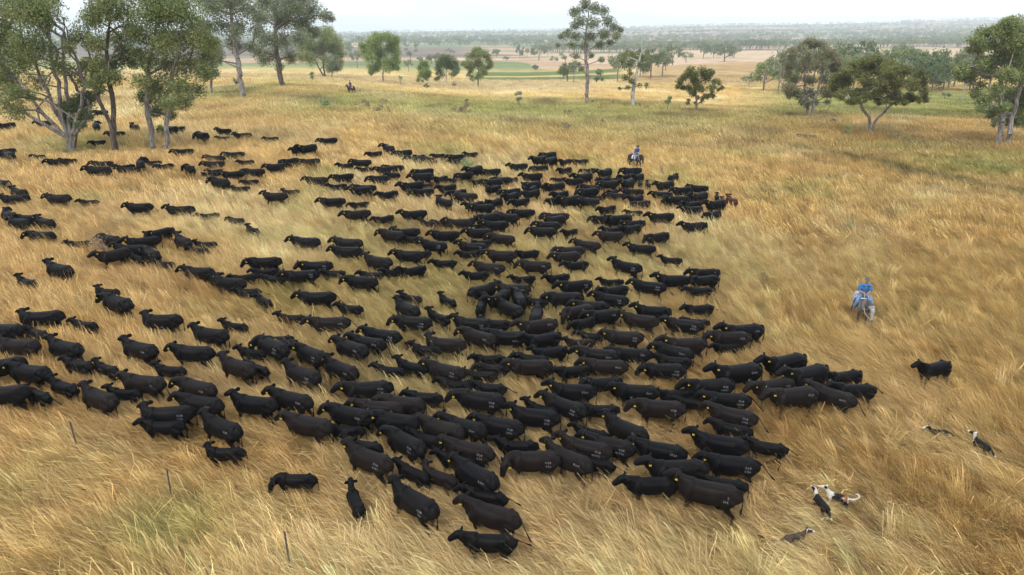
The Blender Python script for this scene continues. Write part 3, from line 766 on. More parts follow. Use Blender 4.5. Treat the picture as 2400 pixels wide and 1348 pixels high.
def coat(name, col, rough=.47, attr=False, var=.35):
    m, t, p = mat_new(name)
    tc = t.nodes.new('ShaderNodeTexCoord')
    n = t.nodes.new('ShaderNodeTexNoise'); n.inputs['Scale'].default_value = 3.5; n.inputs['Detail'].default_value = 6; n.inputs['Roughness'].default_value = .65
    t.links.new(tc.outputs['Object'], n.inputs['Vector'])
    mr = t.nodes.new('ShaderNodeMapRange'); mr.inputs['From Min'].default_value = .3; mr.inputs['From Max'].default_value = .7
    mr.inputs['To Min'].default_value = 1 - var; mr.inputs['To Max'].default_value = 1 + var
    t.links.new(n.outputs[0], mr.inputs[0])
    ml = t.nodes.new('ShaderNodeMix'); ml.data_type = 'RGBA'; ml.blend_type = 'MULTIPLY'; ml.inputs[0].default_value = 1
    if attr:
        a = t.nodes.new('ShaderNodeAttribute'); a.attribute_name = 'Col'; t.links.new(a.outputs['Color'], ml.inputs[6])
    else:
        ml.inputs[6].default_value = (*col, 1)
    t.links.new(mr.outputs[0], ml.inputs[7])
    oi = t.nodes.new('ShaderNodeObjectInfo')
    n3 = t.nodes.new('ShaderNodeTexNoise'); n3.noise_dimensions = '4D'; n3.inputs['Scale'].default_value = 1.6; n3.inputs['Detail'].default_value = 5; n3.inputs['Roughness'].default_value = .6
    t.links.new(tc.outputs['Object'], n3.inputs['Vector'])
    w4 = t.nodes.new('ShaderNodeMath'); w4.operation = 'MULTIPLY'; w4.inputs[1].default_value = 40; t.links.new(oi.outputs['Random'], w4.inputs[0]); t.links.new(w4.outputs[0], n3.inputs['W'])
    r3 = t.nodes.new('ShaderNodeMapRange'); r3.inputs['From Min'].default_value = .45; r3.inputs['From Max'].default_value = .75; r3.inputs['To Max'].default_value = 0 if attr else .38
    t.links.new(n3.outputs[0], r3.inputs[0])
    m3 = t.nodes.new('ShaderNodeMix'); m3.data_type = 'RGBA'; m3.inputs[7].default_value = (.020, .0138, .0112, 1)      # sun-bleached, dusty hair
    t.links.new(r3.outputs[0], m3.inputs[0]); t.links.new(ml.outputs[2], m3.inputs[6])
    t.links.new(m3.outputs[2], p.inputs['Base Color'])
    p.inputs['Roughness'].default_value = rough
    p.inputs['Specular IOR Level'].default_value = .075
    n2 = t.nodes.new('ShaderNodeTexNoise'); n2.inputs['Scale'].default_value = 60; t.links.new(tc.outputs['Object'], n2.inputs['Vector'])
    b = t.nodes.new('ShaderNodeBump'); b.inputs['Strength'].default_value = .15; b.inputs['Distance'].default_value = .01
    t.links.new(n2.outputs[0], b.inputs['Height']); t.links.new(b.outputs[0], p.inputs['Normal'])
    return m
COAT = {'k': coat('black_coat', (.0024, .0026, .0034)), 'b': coat('sunburnt_black_coat', (.0098, .0072, .0066)), 'r': coat('red_brown_coat', (.055, .020, .012)), 'd': coat('charcoal_coat', (.0046, .0043, .0048))}
M_COL = coat('patched_coat', (1, 1, 1), .6, True, .25)

def rot_zy(v, yaw, pit):
    """pitch about Y (positive lifts the head), then yaw about Z"""
    c, s = math.cos(pit), math.sin(pit)
    x, y, z = v[0] * c - v[2] * s, v[1], v[0] * s + v[2] * c
    c, s = math.cos(yaw), math.sin(yaw)
    return np.array([x * c - y * s, x * s + y * c, z])

def bovine(name, yaw=0, pit=0, gait=0, tail=0, calf=False, voxel=.024):
    """x forward, y to the animal's left, feet on z=0; returns mesh, poll, tail root, ear tips"""
    bw = .79 if calf else .91                    # calves are narrow with longer legs
    bh = .86 if calf else .95
    lift = .09 if calf else 0.0
    T = [(-.94, 0, 1.10, .15, .155), (-.86, 0, 1.05, .27, .25), (-.64, 0, 1.015, .325, .31), (-.34, 0, .97, .345, .345), (0, 0, .94, .35, .365), (.30, 0, .945, .325, .36), (.54, 0, .98, .285, .345), (.70, 0, 1.02, .24, .305), (.83, 0, 1.04, .18, .24)]
    ch = [[(x, y, z + lift * .6, a * bw, b * bh) for x, y, z, a, b in T]]
    piv = np.array([.62, 0, 1.07 + lift * .7])
    def hd(p, f):
        q = rot_zy(np.array(p[:3]) - np.array([.62, 0, 1.07]), yaw * f, pit * f)
        return (*(q + piv), p[3] * (.95 if calf else 1), p[4] * (.95 if calf else 1))
    neck = [((.52, 0, 1.05, .225, .315), 0), ((.70, 0, 1.11, .185, .27), .25), ((.84, 0, 1.17, .16, .225), .6), ((.95, 0, 1.225, .145, .19), .9), ((1.02, 0, 1.26, .13, .16), 1)]
    ch.append([hd(p, f) for p, f in neck])
    ch.append([hd(p, 1) for p in [(.945, 0, 1.315, .11, .095), (1.01, 0, 1.30, .145, .13), (1.10, 0, 1.25, .15, .145), (1.20, 0, 1.175, .125, .125), (1.29, 0, 1.105, .118, .108), (1.355, 0, 1.06, .112, .092), (1.385, 0, 1.045, .09, .07)]])
    for s in (1, -1):       # hip bones, shoulders
        ch.append([(-.62, s * .14, 1.255 + lift * .6, .09, .06), (-.60, s * .25 * bw, 1.20 + lift * .6, .07, .07), (-.58, s * .28 * bw, 1.12 + lift * .6, .05, .06)])
        ch.append([(.42, s * .13, 1.22 + lift * .6, .08, .08), (.50, s * .24 * bw, 1.06 + lift * .6, .10, .12), (.55, s * .255 * bw, .88 + lift * .6, .10, .13), (.54, s * .22 * bw, .74 + lift * .6, .08, .09)])
    ears = []
    for s in (1, -1):
        e = [hd(p, 1) for p in [(.965, s * .11, 1.345, .045, .05), (.945, s * .18, 1.355, .046, .09), (.93, s * .25, 1.35, .042, .085), (.925, s * .305, 1.34, .03, .045)]]
        ch.append(e); ears.append(np.array(e[2][:3]))
    for k, s in enumerate((1, -1)):
        f = .15 * math.sin(gait + k * math.pi); h = .17 * math.sin(gait + k * math.pi + 2.2)
        lz = 1 + lift
        w = .19 * (bw ** .6)
        ch.append([(.50, s * w, .92, .13, .17), (.48 + f * .1, s * (w + .01), .70, .085, .105), (.50 + f * .6, s * w, .44, .055, .06), (.49 + f * .8, s * w, .20, .038, .04), (.50 + f, s * w, .07, .045, .05), (.52 + f, s * w, .02, .055, .065)])
        ch.append([(-.66, s * w, 1.0, .15, .26), (-.56 + h * .15, s * (w + .02), .76, .115, .17), (-.60 + h * .4, s * (w + .01), .56, .07, .085), (-.72 + h * .7, s * w, .40, .05, .055), (-.68 + h * .9, s * w, .20, .038, .042), (-.66 + h, s * w, .07, .045, .05), (-.63 + h, s * w, .02, .055, .065)])
    tl = [(-.86, 0, 1.26 + lift * .5, .04, .04), (-.98, 0, 1.20 + lift * .5, .03, .03), (-1.04, .02, 1.0, .024, .024), (-1.05, .03, .75, .022, .022), (-1.03, .03, .55, .035, .035), (-1.03, .03, .42, .02, .02)]
    if tail:
        tl = [(-.80, 0, 1.27, .035, .035), (-.95, .02 * tail, 1.22, .03, .03), (-1.12, .10 * tail, 1.08, .024, .024), (-1.28, .20 * tail, .92, .022, .022), (-1.42, .28 * tail, .80, .035, .035), (-1.50, .32 * tail, .74, .02, .02)]
    ch.append(tl)
    if not calf: ch.append([(-.32, 0, .55, .10, .09), (-.45, 0, .56, .11, .10), (-.55, 0, .60, .07, .08)])
    me = fuse(name, ch, voxel, .26, 4, COAT['k'])
    poll = np.array(hd((.97, 0, 1.42, 0, 0), 1)[:3]); tailp = np.array([-.90, 0, 1.28 + lift * .4])
    return dict(me=me, poll=poll, tail=tailp, ears=ears, bvh=None, yaw=yaw)

R_ = math.radians
COWS = {
    'n': bovine('cow_body', R_(4), R_(-3), 0.3), 'u': bovine('cow_body', R_(-12), R_(9), 2.0, 0), 't': bovine('cow_body', R_(-5), R_(-4), 3.6, 1),
    'l': bovine('cow_body', R_(48), R_(2), 1.2), 'r': bovine('cow_body', R_(-50), R_(6), 4.4), 'g': bovine('cow_body', R_(38), R_(-38), .8), 'h': bovine('cow_body', R_(14), R_(-16), 5.2)}
CALVES = {
    'n': bovine('calf_body', 0, R_(6), .6, 0, True), 'u': bovine('calf_body', R_(-8), R_(16), 2.4, 0, True), 't': bovine('calf_body', R_(8), R_(4), 4.0, -1, True),
    'l': bovine('calf_body', R_(45), R_(4), 1.4, 0, True), 'r': bovine('calf_body', R_(-45), R_(8), 5.0, 0, True), 'g': bovine('calf_body', R_(40), R_(-36), 3.2, 0, True), 'h': bovine('calf_body', R_(-6), R_(-10), 5.6, 0, True)}
for d in (COWS, CALVES):
    for v in d.values():
        v['bvh'] = BVHTree.FromPolygons([tuple(x.co) for x in v['me'].vertices], [tuple(q.vertices) for q in v['me'].polygons])
CALVES_SCALE = 1.0

# --- every animal: poll x,y and tail root x,y read off enlarged views of the photograph; c calf, b brown tinge, d charcoal, letters u t l r g h pose, #brand
TILES = [
 (0, 230, 4.8, '''-70,265,165,258;400,240,570,245;1040,130,1195,128;1090,235,1085,290 ru;1200,362,1380,365 t;1465,258,1560,300 cr;995,470,1180,462 c;1790,310,2000,300;1910,310,2075,308 c;2150,382,2350,390;1945,558,2150,562 t;
-60,560,120,556 d;-50,590,180,620 b;335,620,500,632 c;545,668,740,670;660,660,860,675 c;1020,692,1255,700 b;940,740,1235,765 d;1290,730,1505,730 c;1320,745,1550,770;1605,640,1570,720 dr;1630,685,1810,695 c;1740,730,1945,720 ct;2040,742,2170,765 c;
-80,900,75,920;145,972,255,1020 u;10,1060,300,1075;500,1055,775,1075 bt;880,1118,1095,1138 ct;1400,1155,1700,1175 t;1890,1175,2150,1205 u;2230,1275,2440,1282 c'''),
 (400, 230, 4.8, '''520,315,665,340 u;515,412,650,425 c;705,368,900,382;1045,420,1205,428 c;1380,508,1645,502;1345,550,1465,520 c;1655,435,1865,438 t;2195,590,2370,592 c;380,622,595,640 bt;600,590,805,595 t;770,680,910,690 c;360,692,590,700 b;415,780,560,790 c;370,820,505,820 c;590,805,790,810;805,782,1025,790;
420,870,645,910 d;790,905,970,910 c;700,965,865,985 c;1060,722,1285,725 d;1220,690,1430,660 h;1300,715,1455,718 c;1440,665,1660,672 b;1880,710,2050,720 c;2030,665,2240,690 d;2095,755,2270,775 c;1820,838,2030,840 t;1500,860,1755,885 b;1770,938,1975,955 c;2030,955,2275,985;1070,1020,1270,1060 bu;1270,998,1425,1025 c;1680,1095,1935,1120;2000,1155,2220,1160 c;1930,1240,2235,1250 b'''),
 (800, 310, 4.8, '''455,105,580,160 l;590,188,785,188;475,345,685,368;415,365,560,380;725,248,930,265 b;830,238,930,245 c;930,275,1020,285 c;985,302,1060,308 c;1010,225,1155,240 cb;1200,230,1380,245;1200,290,1330,300 c;1390,200,1530,222 cb;1890,320,2090,350 u;2120,245,2330,255;2125,368,2320,370 h;2035,428,2255,455;
800,395,1030,400 t;770,435,1030,455 d;470,445,655,460 c;290,478,525,480 d;660,530,920,545;900,560,1030,560 c;1040,480,1190,480 c;1080,568,1285,578 c;1190,640,1400,632 c;110,575,355,595;405,645,625,648 c;770,628,1030,630;1245,685,1520,690 b;1110,690,1215,760 dr;1290,450,1460,440 h;1235,500,1330,510 c;1560,390,1770,405;1400,365,1600,365;
1570,505,1810,520;1470,515,1580,520 c;1700,490,1890,505 d;1870,490,1980,500 c;1640,590,1790,590 c;1790,620,2005,625;1800,668,2010,660 c;2050,540,2240,545;2060,600,2210,582 c;2020,640,2235,640 c;1610,740,1830,722 c;1900,735,2110,735 c;360,925,580,922 c;670,845,950,870;1440,770,1700,800;1400,765,1600,775 c;1180,925,1430,970 b;1330,955,1500,955 c;
1500,920,1780,895 h;1760,865,1965,925 d;1890,845,2160,870;1600,955,1860,1000;1470,1010,1600,1010 c;910,950,1055,1005 cu;1040,970,1200,1000 c;580,1035,870,1075;410,1065,690,1120 b;720,1130,860,1170 c;890,1165,1170,1240 #O2B R127;1020,1075,1295,1110 t;1395,1050,1685,1085;1640,1110,1935,1165 b;1510,1190,1660,1210 c;1350,1185,1610,1250 u#O2B 431'''),
 (1250, 310, 4.8, '''80,208,250,215;110,262,265,268;285,285,430,290 c;440,288,615,300;270,380,440,385 c;530,395,690,400 c;690,395,900,392;970,385,1225,395 d;430,435,680,450;1080,460,1270,450 c;960,458,1090,465 c;225,495,340,510 c;365,485,555,520;720,490,860,490 c;850,492,960,505 c;720,532,960,545 d;980,510,1130,505;1200,505,1210,560 cu;1290,535,1300,570 cu;1615,455,1520,485 c;
1385,530,1575,540 b;1740,565,1965,600;1565,600,1780,605;1740,660,1980,655 d;150,545,345,560;100,585,200,590 c;520,565,735,600;495,630,745,625 h;860,632,930,640 c;820,650,1040,690 d;640,690,800,700 c;990,605,1235,640;1050,690,1250,690 c;190,645,410,650 c;240,680,490,695 #O2B;185,730,420,730 c;490,740,725,750;735,810,925,815 c;1330,640,1555,670;1490,685,1760,715;1440,760,1640,760 c;1100,770,1310,760 bh;
1670,755,1900,770 c;1670,800,1900,830 u;1945,740,2160,750;2070,665,2075,720 cu;2195,685,2255,745 ru;2140,710,2170,760 cr;1065,850,1195,880 c;1305,870,1575,905 u;1930,885,2105,868 ch;110,875,395,910 bt;130,910,345,930 d;630,925,900,935;820,905,1105,925;1010,970,1240,985;970,1020,1190,1030 c;800,1035,1015,1065 c;1680,975,1950,1005 u;20,970,300,1010 d;-55,1045,240,1080;340,1070,490,1080 c;710,1080,1010,1125 bt;460,1165,740,1240 bt;1265,1140,1520,1115 ht;1100,1210,1340,1270 u;260,1255,560,1285 b'''),
 (0, 480, 4.8, '''75,10,140,80 r;200,85,345,110;165,95,270,150;415,90,570,160 du;270,280,590,300;785,375,960,395 c;1050,345,1325,355 b;1660,275,1920,240 lt;1450,330,1740,345;2005,290,2090,370 bu;2185,372,2430,410 c;2110,450,2320,485 c;1160,480,1390,475 b;1370,405,1560,450;1455,500,1560,580 c;1585,440,1730,520 d#O2B;1740,590,1930,640 c;2040,655,2380,710 d;520,575,780,690 du;190,750,385,850 cu;1085,870,1330,945 c;1110,960,1445,1070 d;255,1140,665,1180 d;1640,1160,2005,1230 d'''),
 (450, 480, 4.8, '''385,115,580,150 c;615,190,735,270 cu;1130,325,1390,370 d;1620,335,1865,385 b;1590,430,1870,475 t;1970,510,2215,600 bu;650,582,925,585 h;1200,610,1560,635 #O2B 505;670,688,960,710 c;320,730,600,830 d;450,755,690,770 c;175,780,375,850 c;1030,710,1360,730 t#O2B H7;810,755,1035,800 ct;1450,705,1715,740 c;1740,775,2025,815;1880,712,2145,760 ct;2150,690,2400,715 c;485,890,755,930 ct;690,965,870,1075 c;1200,940,1575,980 t;1640,1065,1905,1140 c;990,1175,1240,1240 cu;1310,1220,1745,1265 bt#O2B'''),
 (900, 560, 4.8, '''95,85,440,140 d;290,120,500,130 c;540,200,810,235 ct;170,275,460,285 c;830,105,1085,125 c;1165,85,1460,140 b;1490,100,1740,120 ct;1030,215,1320,285 bt#O2B;890,330,1175,365 c;1510,215,1860,260 b#O2B;1890,120,2200,140 b;2020,220,2295,245 ct;1440,375,1695,410 cu;1820,370,2080,385 c;1960,440,2330,460 #O2B S17;195,555,410,650 cu;170,620,350,760 du;645,575,785,690 cu;505,735,725,880 cu;
1250,460,1000,530 d;1290,470,1580,510 b#O2B;1120,590,1075,760 cu;1280,600,1510,760 du;1190,610,1400,560;1480,545,1530,640;1600,595,1830,680 cr;1800,575,2230,610 d;1720,715,1700,830 d;800,805,1180,910 d#O2B 177;1110,840,1420,920 c;90,840,510,890 d#O2B R1595;1510,865,1940,890 b#Q515;1550,990,1950,1015 c;1610,1070,1965,1095 c;860,960,1220,1080 b#O2B;510,1025,890,1140 b;1180,970,1610,1060 #O2B Q1517;310,1110,650,1210 cu;1680,1165,2055,1200 c;2060,1070,2360,1130 cb'''),
 (1300, 540, 4.8, '''1210,255,1425,310 cu;660,265,975,385 u#O2B Q511;1160,440,1525,510;1520,400,1850,430 #77;1540,488,1855,495 c;520,500,770,550 cu;500,600,820,610 ct;865,505,1250,600 t#O2B S1213;1480,600,1770,640 ct;1470,800,1785,830 ct;430,640,825,750 t#O2B 213;920,775,1300,870 u;200,745,590,810 d;130,910,385,830 bg;370,870,695,890 #O2B;180,1000,450,950 ch;760,870,1160,980 bt;1240,930,1660,1030 d#O2B S1442;1430,945,1740,1010 c;1910,1010,2350,1060 u#O2B;1720,1110,2200,1150 b#O2B;1790,1230,2070,1250 c;260,1095,540,1170 c;560,1070,980,1150 bt#O2B 1352;1240,1140,1700,1215 b'''),
 (0, 720, 4.8, '''810,95,1055,170 c;-100,140,140,180;210,185,490,280 c;-30,280,400,370 b;545,275,880,420 du;700,510,1020,620 cd;100,555,490,650;1070,545,1300,680 cu;1410,295,1700,430 du#O2B;1940,370,2355,450 dt;1740,580,2075,680 c;1350,685,1810,800 bt#Q;560,725,840,880 cu;935,800,1260,1000 bu;1230,840,1545,930 c;-100,800,190,850 d;230,870,470,1000 ct;-150,590,25,600;1950,750,2390,880 b#O2B;1620,1030,2140,1110 d#O2B S211;1990,915,2450,1040 d#O2B 557'''),
 (400, 720, 4.8, '''250,140,620,270 du;590,100,840,190 cu;1830,270,2200,450 d#O2B;2010,245,2385,370 t#F107;1030,285,1360,320 c;1130,325,1320,370 c;900,325,1300,430 d#O2B S1101;790,390,1040,480 c;600,475,890,640 bu;860,560,1060,680 c;1310,550,1640,740 du#O2B Q41;1370,360,1715,520 d#O2B S432;1765,490,2070,690 du#O2B;1890,800,2480,830 d#O2B S434;700,890,1155,1040 u;1110,850,1555,1010 d#O2B;1300,1130,1760,1280 b;1730,1045,2220,1180 d#O2B 2;2070,960,2580,1060 b#10'''),
 (850, 720, 4.8, '''0,170,410,280 t#O2B Q1191;1240,490,1600,540 ct;1700,470,2080,560 c;1650,540,2085,600 b;1270,600,1640,660 c;1130,650,1500,740 c;700,540,1110,690 b#O2B S237;400,510,720,660 cu;130,590,460,690 c;830,745,1220,850 c;1210,780,1610,880 ct;460,890,890,980 c;200,990,600,1060 b;1000,890,1590,1000 d#O2B H15;1680,1030,2200,1190 u#O2B Q22;1860,970,2195,1140 c;120,1130,560,1240'''),
 (1250, 720, 4.8, '''470,390,960,500 d#Q211;850,400,1320,480 t#S141;1350,360,1780,480 d#S1200;1380,480,1780,580 ct;540,530,1050,620 bt#P413;240,625,660,640 c;1210,610,1710,650 #O2B S2283;1690,780,2230,820 d#O2B S1051;200,770,690,890 u#S1311;570,775,1000,800 c;880,790,1400,890 #S671;1440,870,1820,900 c;90,900,570,1130 d#O2B P415;540,1030,960,1110 c;1100,1000,1700,1080 bh#O2B 2'''),
 (300, 960, 4.8, '''130,60,620,130 c;930,-10,1150,150 du#O2B;920,340,1270,430 c;1600,770,2100,740 cg'''),
 (750, 960, 4.8, '''70,110,490,200 c;270,210,690,390 c;330,290,775,560 bu#O2B R441;710,140,1145,390 d#O2B Q21;990,150,1395,340 c;1130,5,1575,200 b;1370,-10,1825,180 d#S140;1740,-10,2270,150 d#O2B 2476;1400,250,1915,430 bt#O2B Q74;2000,265,2440,360 c;880,500,1205,720 c;1180,550,1520,780 cb;1320,400,1750,560 c;1490,440,1985,770 dt#R154;870,730,1260,1060 du#O2B S57;350,785,440,1080 cu;1600,800,2100,960 ct;1620,920,2220,1180 bt'''),
 (750, 1100, 4.8, '''1570,645,2200,760 ct'''),
 (1150, 900, 4.8, '''250,800,690,740 bg#O2B S66;640,600,1105,900 bu#R105;950,690,1400,870 ct;790,495,1340,710 bu#O2B Q1532;950,395,1320,550 c;1060,490,1600,680 dt#O2B Q1736;1320,260,1750,520 du#O2B;1610,550,2190,720 t#S028;1780,770,2430,870 d;1510,980,2100,1060 ct'''),
 (1550, 800, 4.3636, '''1040,110,1500,110 u;550,185,1025,220 u#S200;1280,230,1720,220 d;1700,275,2045,285 c;930,380,1350,365 b#O2B 1117;1110,450,1595,460 b#O2B;1500,355,2000,560 bt#4077;1750,380,2205,440 ct;410,465,910,550 t#O2B O534;110,520,480,600 c;480,580,980,740 bt#O2B S164;500,745,930,890 c;340,840,880,1020 u;870,935,1300,1070 ct;440,1090,990,1210 t#O2B S156'''),
 (1400, 960, 4.8, '''900,630,1620,900 bu#2 165;1200,640,1690,820 cr'''),
 (0, 0, 1, '''2152,842,2236,842 cu'''),
]
HERD = []
for x0, y0, sc, txt in TILES:
    for e in txt.replace('\n', '').split(';'):
        e = e.strip()
        if not e: continue
        brand = ''
        if '#' in e: e, brand = e.split('#')
        f = e.split()
        q = [float(v) for v in f[0].split(',')]
        fl = f[1] if len(f) > 1 else ''
        calf = 'c' in fl
        # 'r' reads as a red coat only for the two red animals at the herd's far end, else as a head turned to the animal's right
        px = [x0 + q[0] / sc, y0 + q[1] / sc, x0 + q[2] / sc, y0 + q[3] / sc]
        red = 'r' in fl and (px[0] > 1680 and px[1] < 470)
        pose = next((c for c in 'glhtu' if c in fl), None)
        if 'r' in fl and not red: pose = 'r'
        HERD.append(dict(px=px, calf=calf, col='r' if red else 'b' if 'b' in fl else 'd' if 'd' in fl else 'k', pose=pose or 'n', brand=brand))

for k, h in enumerate(HERD):
    R = np.random.default_rng(500 + k)
    h['rng'] = R
    if h['pose'] == 'n' and R.random() < .6: h['pose'] = R.choice(['u', 'h', 'n', 'l', 'r', 'g'], p=[.25, .37, .1, .12, .1, .06])
    V = (CALVES if h['calf'] else COWS)[h['pose']]
    sc = .74 if h['calf'] else .98
    for it in range(3):
        a = at(h['px'][0], h['px'][1], V['poll'][2] * sc); b = at(h['px'][2], h['px'][3], V['tail'][2] * sc)
        w = (a - b)[:2]; Lm = np.linalg.norm((V['poll'] - V['tail'])[:2])
        sc = float(np.clip(np.linalg.norm(w) / Lm, .66 if h['calf'] else .90, .90 if h['calf'] else 1.08))
    sc *= .95
    v = (V['poll'] - V['tail'])[:2]
    ang = math.atan2(w[1], w[0]) - math.atan2(v[1], v[0])
    c, s = math.cos(ang), math.sin(ang)
    mid = .5 * ((V['poll'] + V['tail'])[:2]) * sc
    pos = .5 * (a + b)[:2] - np.array([mid[0] * c - mid[1] * s, mid[0] * s + mid[1] * c])
    h.update(V=V, sc=sc, ang=ang, pos=pos)
# neighbours give way so that no two bodies share the same ground
P = np.array([h['pos'] for h in HERD]); D = np.array([[math.cos(h['ang']), math.sin(h['ang'])] for h in HERD])
SC = np.array([h['sc'] for h in HERD]); WD = np.array([.30 * h['sc'] * (.85 if h['calf'] else 1) for h in HERD])
U = np.array([-.62, -.2, .2, .6])
for it in range(40):
    d0 = np.abs(P[:, None] - P[None]).max(-1)
    I, J = np.nonzero(np.triu(d0 < 2.6, 1))
    a_ = P[I][:, None] + D[I][:, None] * (U[None, :, None] * SC[I][:, None, None])
    b_ = P[J][:, None] + D[J][:, None] * (U[None, :, None] * SC[J][:, None, None])
    dv = (a_[:, :, None] - b_[:, None]).reshape(len(I), 16, 2); dd = np.linalg.norm(dv, axis=2)
    k = dd.argmin(1); r_ = np.arange(len(I)); dm = dd[r_, k]; dv = dv[r_, k]
    hit = dm < WD[I] + WD[J]
    if not hit.any(): break
    g = dv / np.maximum(dm, 1e-3)[:, None] * [.6, 1.0] + 1e-6; g /= np.linalg.norm(g, axis=1)[:, None]
    push = g * ((WD[I] + WD[J] - dm) * .28)[:, None] * hit[:, None]
    np.add.at(P, I, push); np.add.at(P, J, -push)
for h, q in zip(HERD, P): h['pos'] = q

# --- ear tags and brands
def plate(name, w, hgt, th, mat, top=.5):
    v = [(-w * top / 2, 0, 0), (w * top / 2, 0, 0), (w / 2, 0, -hgt * .35), (w / 2, 0, -hgt), (-w / 2, 0, -hgt), (-w / 2, 0, -hgt * .35)]
    V = [(x, -th / 2, z) for x, y, z in v] + [(x, th / 2, z) for x, y, z in v]
    me = bpy.data.meshes.new(name)
    me.from_pydata(V, [], [(0, 1, 2, 3, 4, 5), (11, 10, 9, 8, 7, 6)] + [((k + 1) % 6, k, k + 6, (k + 1) % 6 + 6) for k in range(6)])
    me.materials.append(mat); me.update()
    return me
M_YEL = simple('yellow_tag', (.66, .47, .03), .45, .4, .08)
M_WHT = simple('white_tag', (.85, .85, .85), .4, .4, .05)
M_PNK = simple('pink_tag', (.70, .12, .25), .45, .4, .08)
M_BRD = simple('freeze_brand', (.28, .28, .30), .8, .1, .5, 30)
TAG_Y = plate('ear_tag', .08, .10, .008, M_YEL)
def button(mat, r):
    bm = bmesh.new(); bmesh.ops.create_cone(bm, cap_ends=True, segments=8, radius1=r, radius2=r * .8, depth=.012)
    me = bpy.data.meshes.new('button_tag'); bm.to_mesh(me); bm.free(); me.materials.append(mat); return me
TAG_W, TAG_P = button(M_WHT, .02), button(M_PNK, .022)
GLY = {}
def glyph(ch):
    if ch not in GLY:
        cu = bpy.data.curves.new('g', 'FONT'); cu.body = ch; cu.size = 1; cu.resolution_u = 1
        o = bpy.data.objects.new('g', cu); TMP.collection.objects.link(o)
        TMP.view_layers[0].update(); dg = TMP.view_layers[0].depsgraph
        me = bpy.data.meshes.new_from_object(o.evaluated_get(dg))
        V = np.array([v.co[:] for v in me.vertices]) if len(me.vertices) else np.zeros((0, 3))
        F = [tuple(q.vertices) for q in me.polygons]
        GLY[ch] = (V, F, (V[:, 0].max() if len(V) else .4))
        bpy.data.objects.remove(o); bpy.data.meshes.remove(me); bpy.data.curves.remove(cu)
    return GLY[ch]
def brand_mesh(V, text, R):
    """lines of freeze-brand figures laid on the animal's left rump, reading from head to tail"""
    H = .115
    z0 = 1.08 + R.uniform(-.03, .02)
    V_, F_ = [], []
    for li, ln in enumerate(text.split(' ')):
        wid = sum(glyph(c)[2] * .95 * H + .014 for c in ln)
        cur = -.66 + wid + (0 if li else -.01)
        for c in ln:
            gv, gf, gw = glyph(c)
            tmp = []
            for a in gv:
                loc, nor, idx, dist = V['bvh'].ray_cast(Vector((cur - a[0] * H * .95, 1.2, z0 - li * H * 1.2 + a[1] * H)), Vector((0, -1, 0)))
                if loc is None: break
                tmp.append(tuple(loc + nor * .006))
            else:
                base = len(V_)
                V_ += tmp; F_ += [tuple(base + i for i in f) for f in gf]
            cur -= gw * .95 * H + .014
    me = bpy.data.meshes.new('brand_mark'); me.from_pydata(V_, [], F_); me.materials.append(M_BRD); me.update()
    return me

ANIMAL_SPOTS = []
POSEW = {'g': 'head lowered toward the grass', 'u': 'head raised', 'l': 'head turned aside', 'r': 'head turned back', 't': 'tail swinging', 'h': 'head carried low', 'n': 'head level'}
def facing(h):
    dx, dy = h['px'][0] - h['px'][2], h['px'][1] - h['px'][3]
    if abs(dx) < 1.1 * abs(dy) + 4 and dy < 0: return 'seen from behind'
    return 'facing left' if dx < 0 else 'facing right'
COATW = {'k': 'black', 'b': 'brown-tinged black', 'r': 'red-brown', 'd': 'charcoal black'}
for h in HERD:
    V, R = h['V'], h['rng']
    x, y = h['pos']; z = float(zt(x, y))
    kind = 'calf' if h['calf'] else 'cow'
    o = link(bpy.data.objects.new(kind, V['me']))
    o.location = (x, y, z - .02)
    o.rotation_euler = (0, 0, h['ang'])
    o.scale = (h['sc'] * R.uniform(.98, 1.02), h['sc'] * R.uniform(.94, 1.06), h['sc'])
    o.material_slots[0].link = 'OBJECT'; o.material_slots[0].material = COAT[h['col']]
    cx, cy = .5 * (h['px'][0] + h['px'][2]), .5 * (h['px'][1] + h['px'][3]) + 8
    br = f", branded {h['brand']}" if h['brand'] and any(c.isdigit() for c in h['brand'].split(' ')[-1]) and not h['calf'] else ''
    if br: lab = f"{COATW[h['col']]} cow{br}, {facing(h)}, {place(cx, cy)}"
    else: lab = f"{COATW[h['col']]} {kind} {facing(h)}, {POSEW[h['pose']]}, {place(cx, cy)}"
    k = lab
    n_ = 0
    while k in USED:
        n_ += 1
        k = lab.replace(facing(h) + ', ', ['standing nearer the camera', 'standing farther back', 'half hidden'][n_ - 1] + ', ')
    USED.add(k)
    tag(o, k, kind, 'mob of black cattle crossing the paddock')
    # tags
    e = V['ears']
    if not h['calf']:
        c = link(bpy.data.objects.new('ear_tag', TAG_Y), o)
        c.location = e[0] + np.array([.0, .02, -.01]); c.rotation_euler = (0, 0, V['yaw'] + math.pi + R.uniform(-.4, .4))
        c = link(bpy.data.objects.new('button_tag', TAG_W), o)
        c.location = e[1] + np.array([.045, 0, .01]); c.rotation_euler = (0, math.pi / 2, V['yaw'])
    else:
        c = link(bpy.data.objects.new('button_tag', TAG_P if R.random() < .35 else TAG_W), o)
        c.location = e[0] + np.array([.0, .03, .02]); c.rotation_euler = (math.pi / 2, 0, V['yaw'])
        c = link(bpy.data.objects.new('button_tag', TAG_W), o)
        c.location = e[1] + np.array([.045, 0, .01]); c.rotation_euler = (0, math.pi / 2, V['yaw'])
    if h['brand'] and not h['calf']:
        link(bpy.data.objects.new('brand_mark', brand_mesh(V, h['brand'], R)), o)
    ANIMAL_SPOTS.append((x, y, h['sc'], h['ang']))
print('herd', len(HERD), 'calves', sum(h['calf'] for h in HERD))

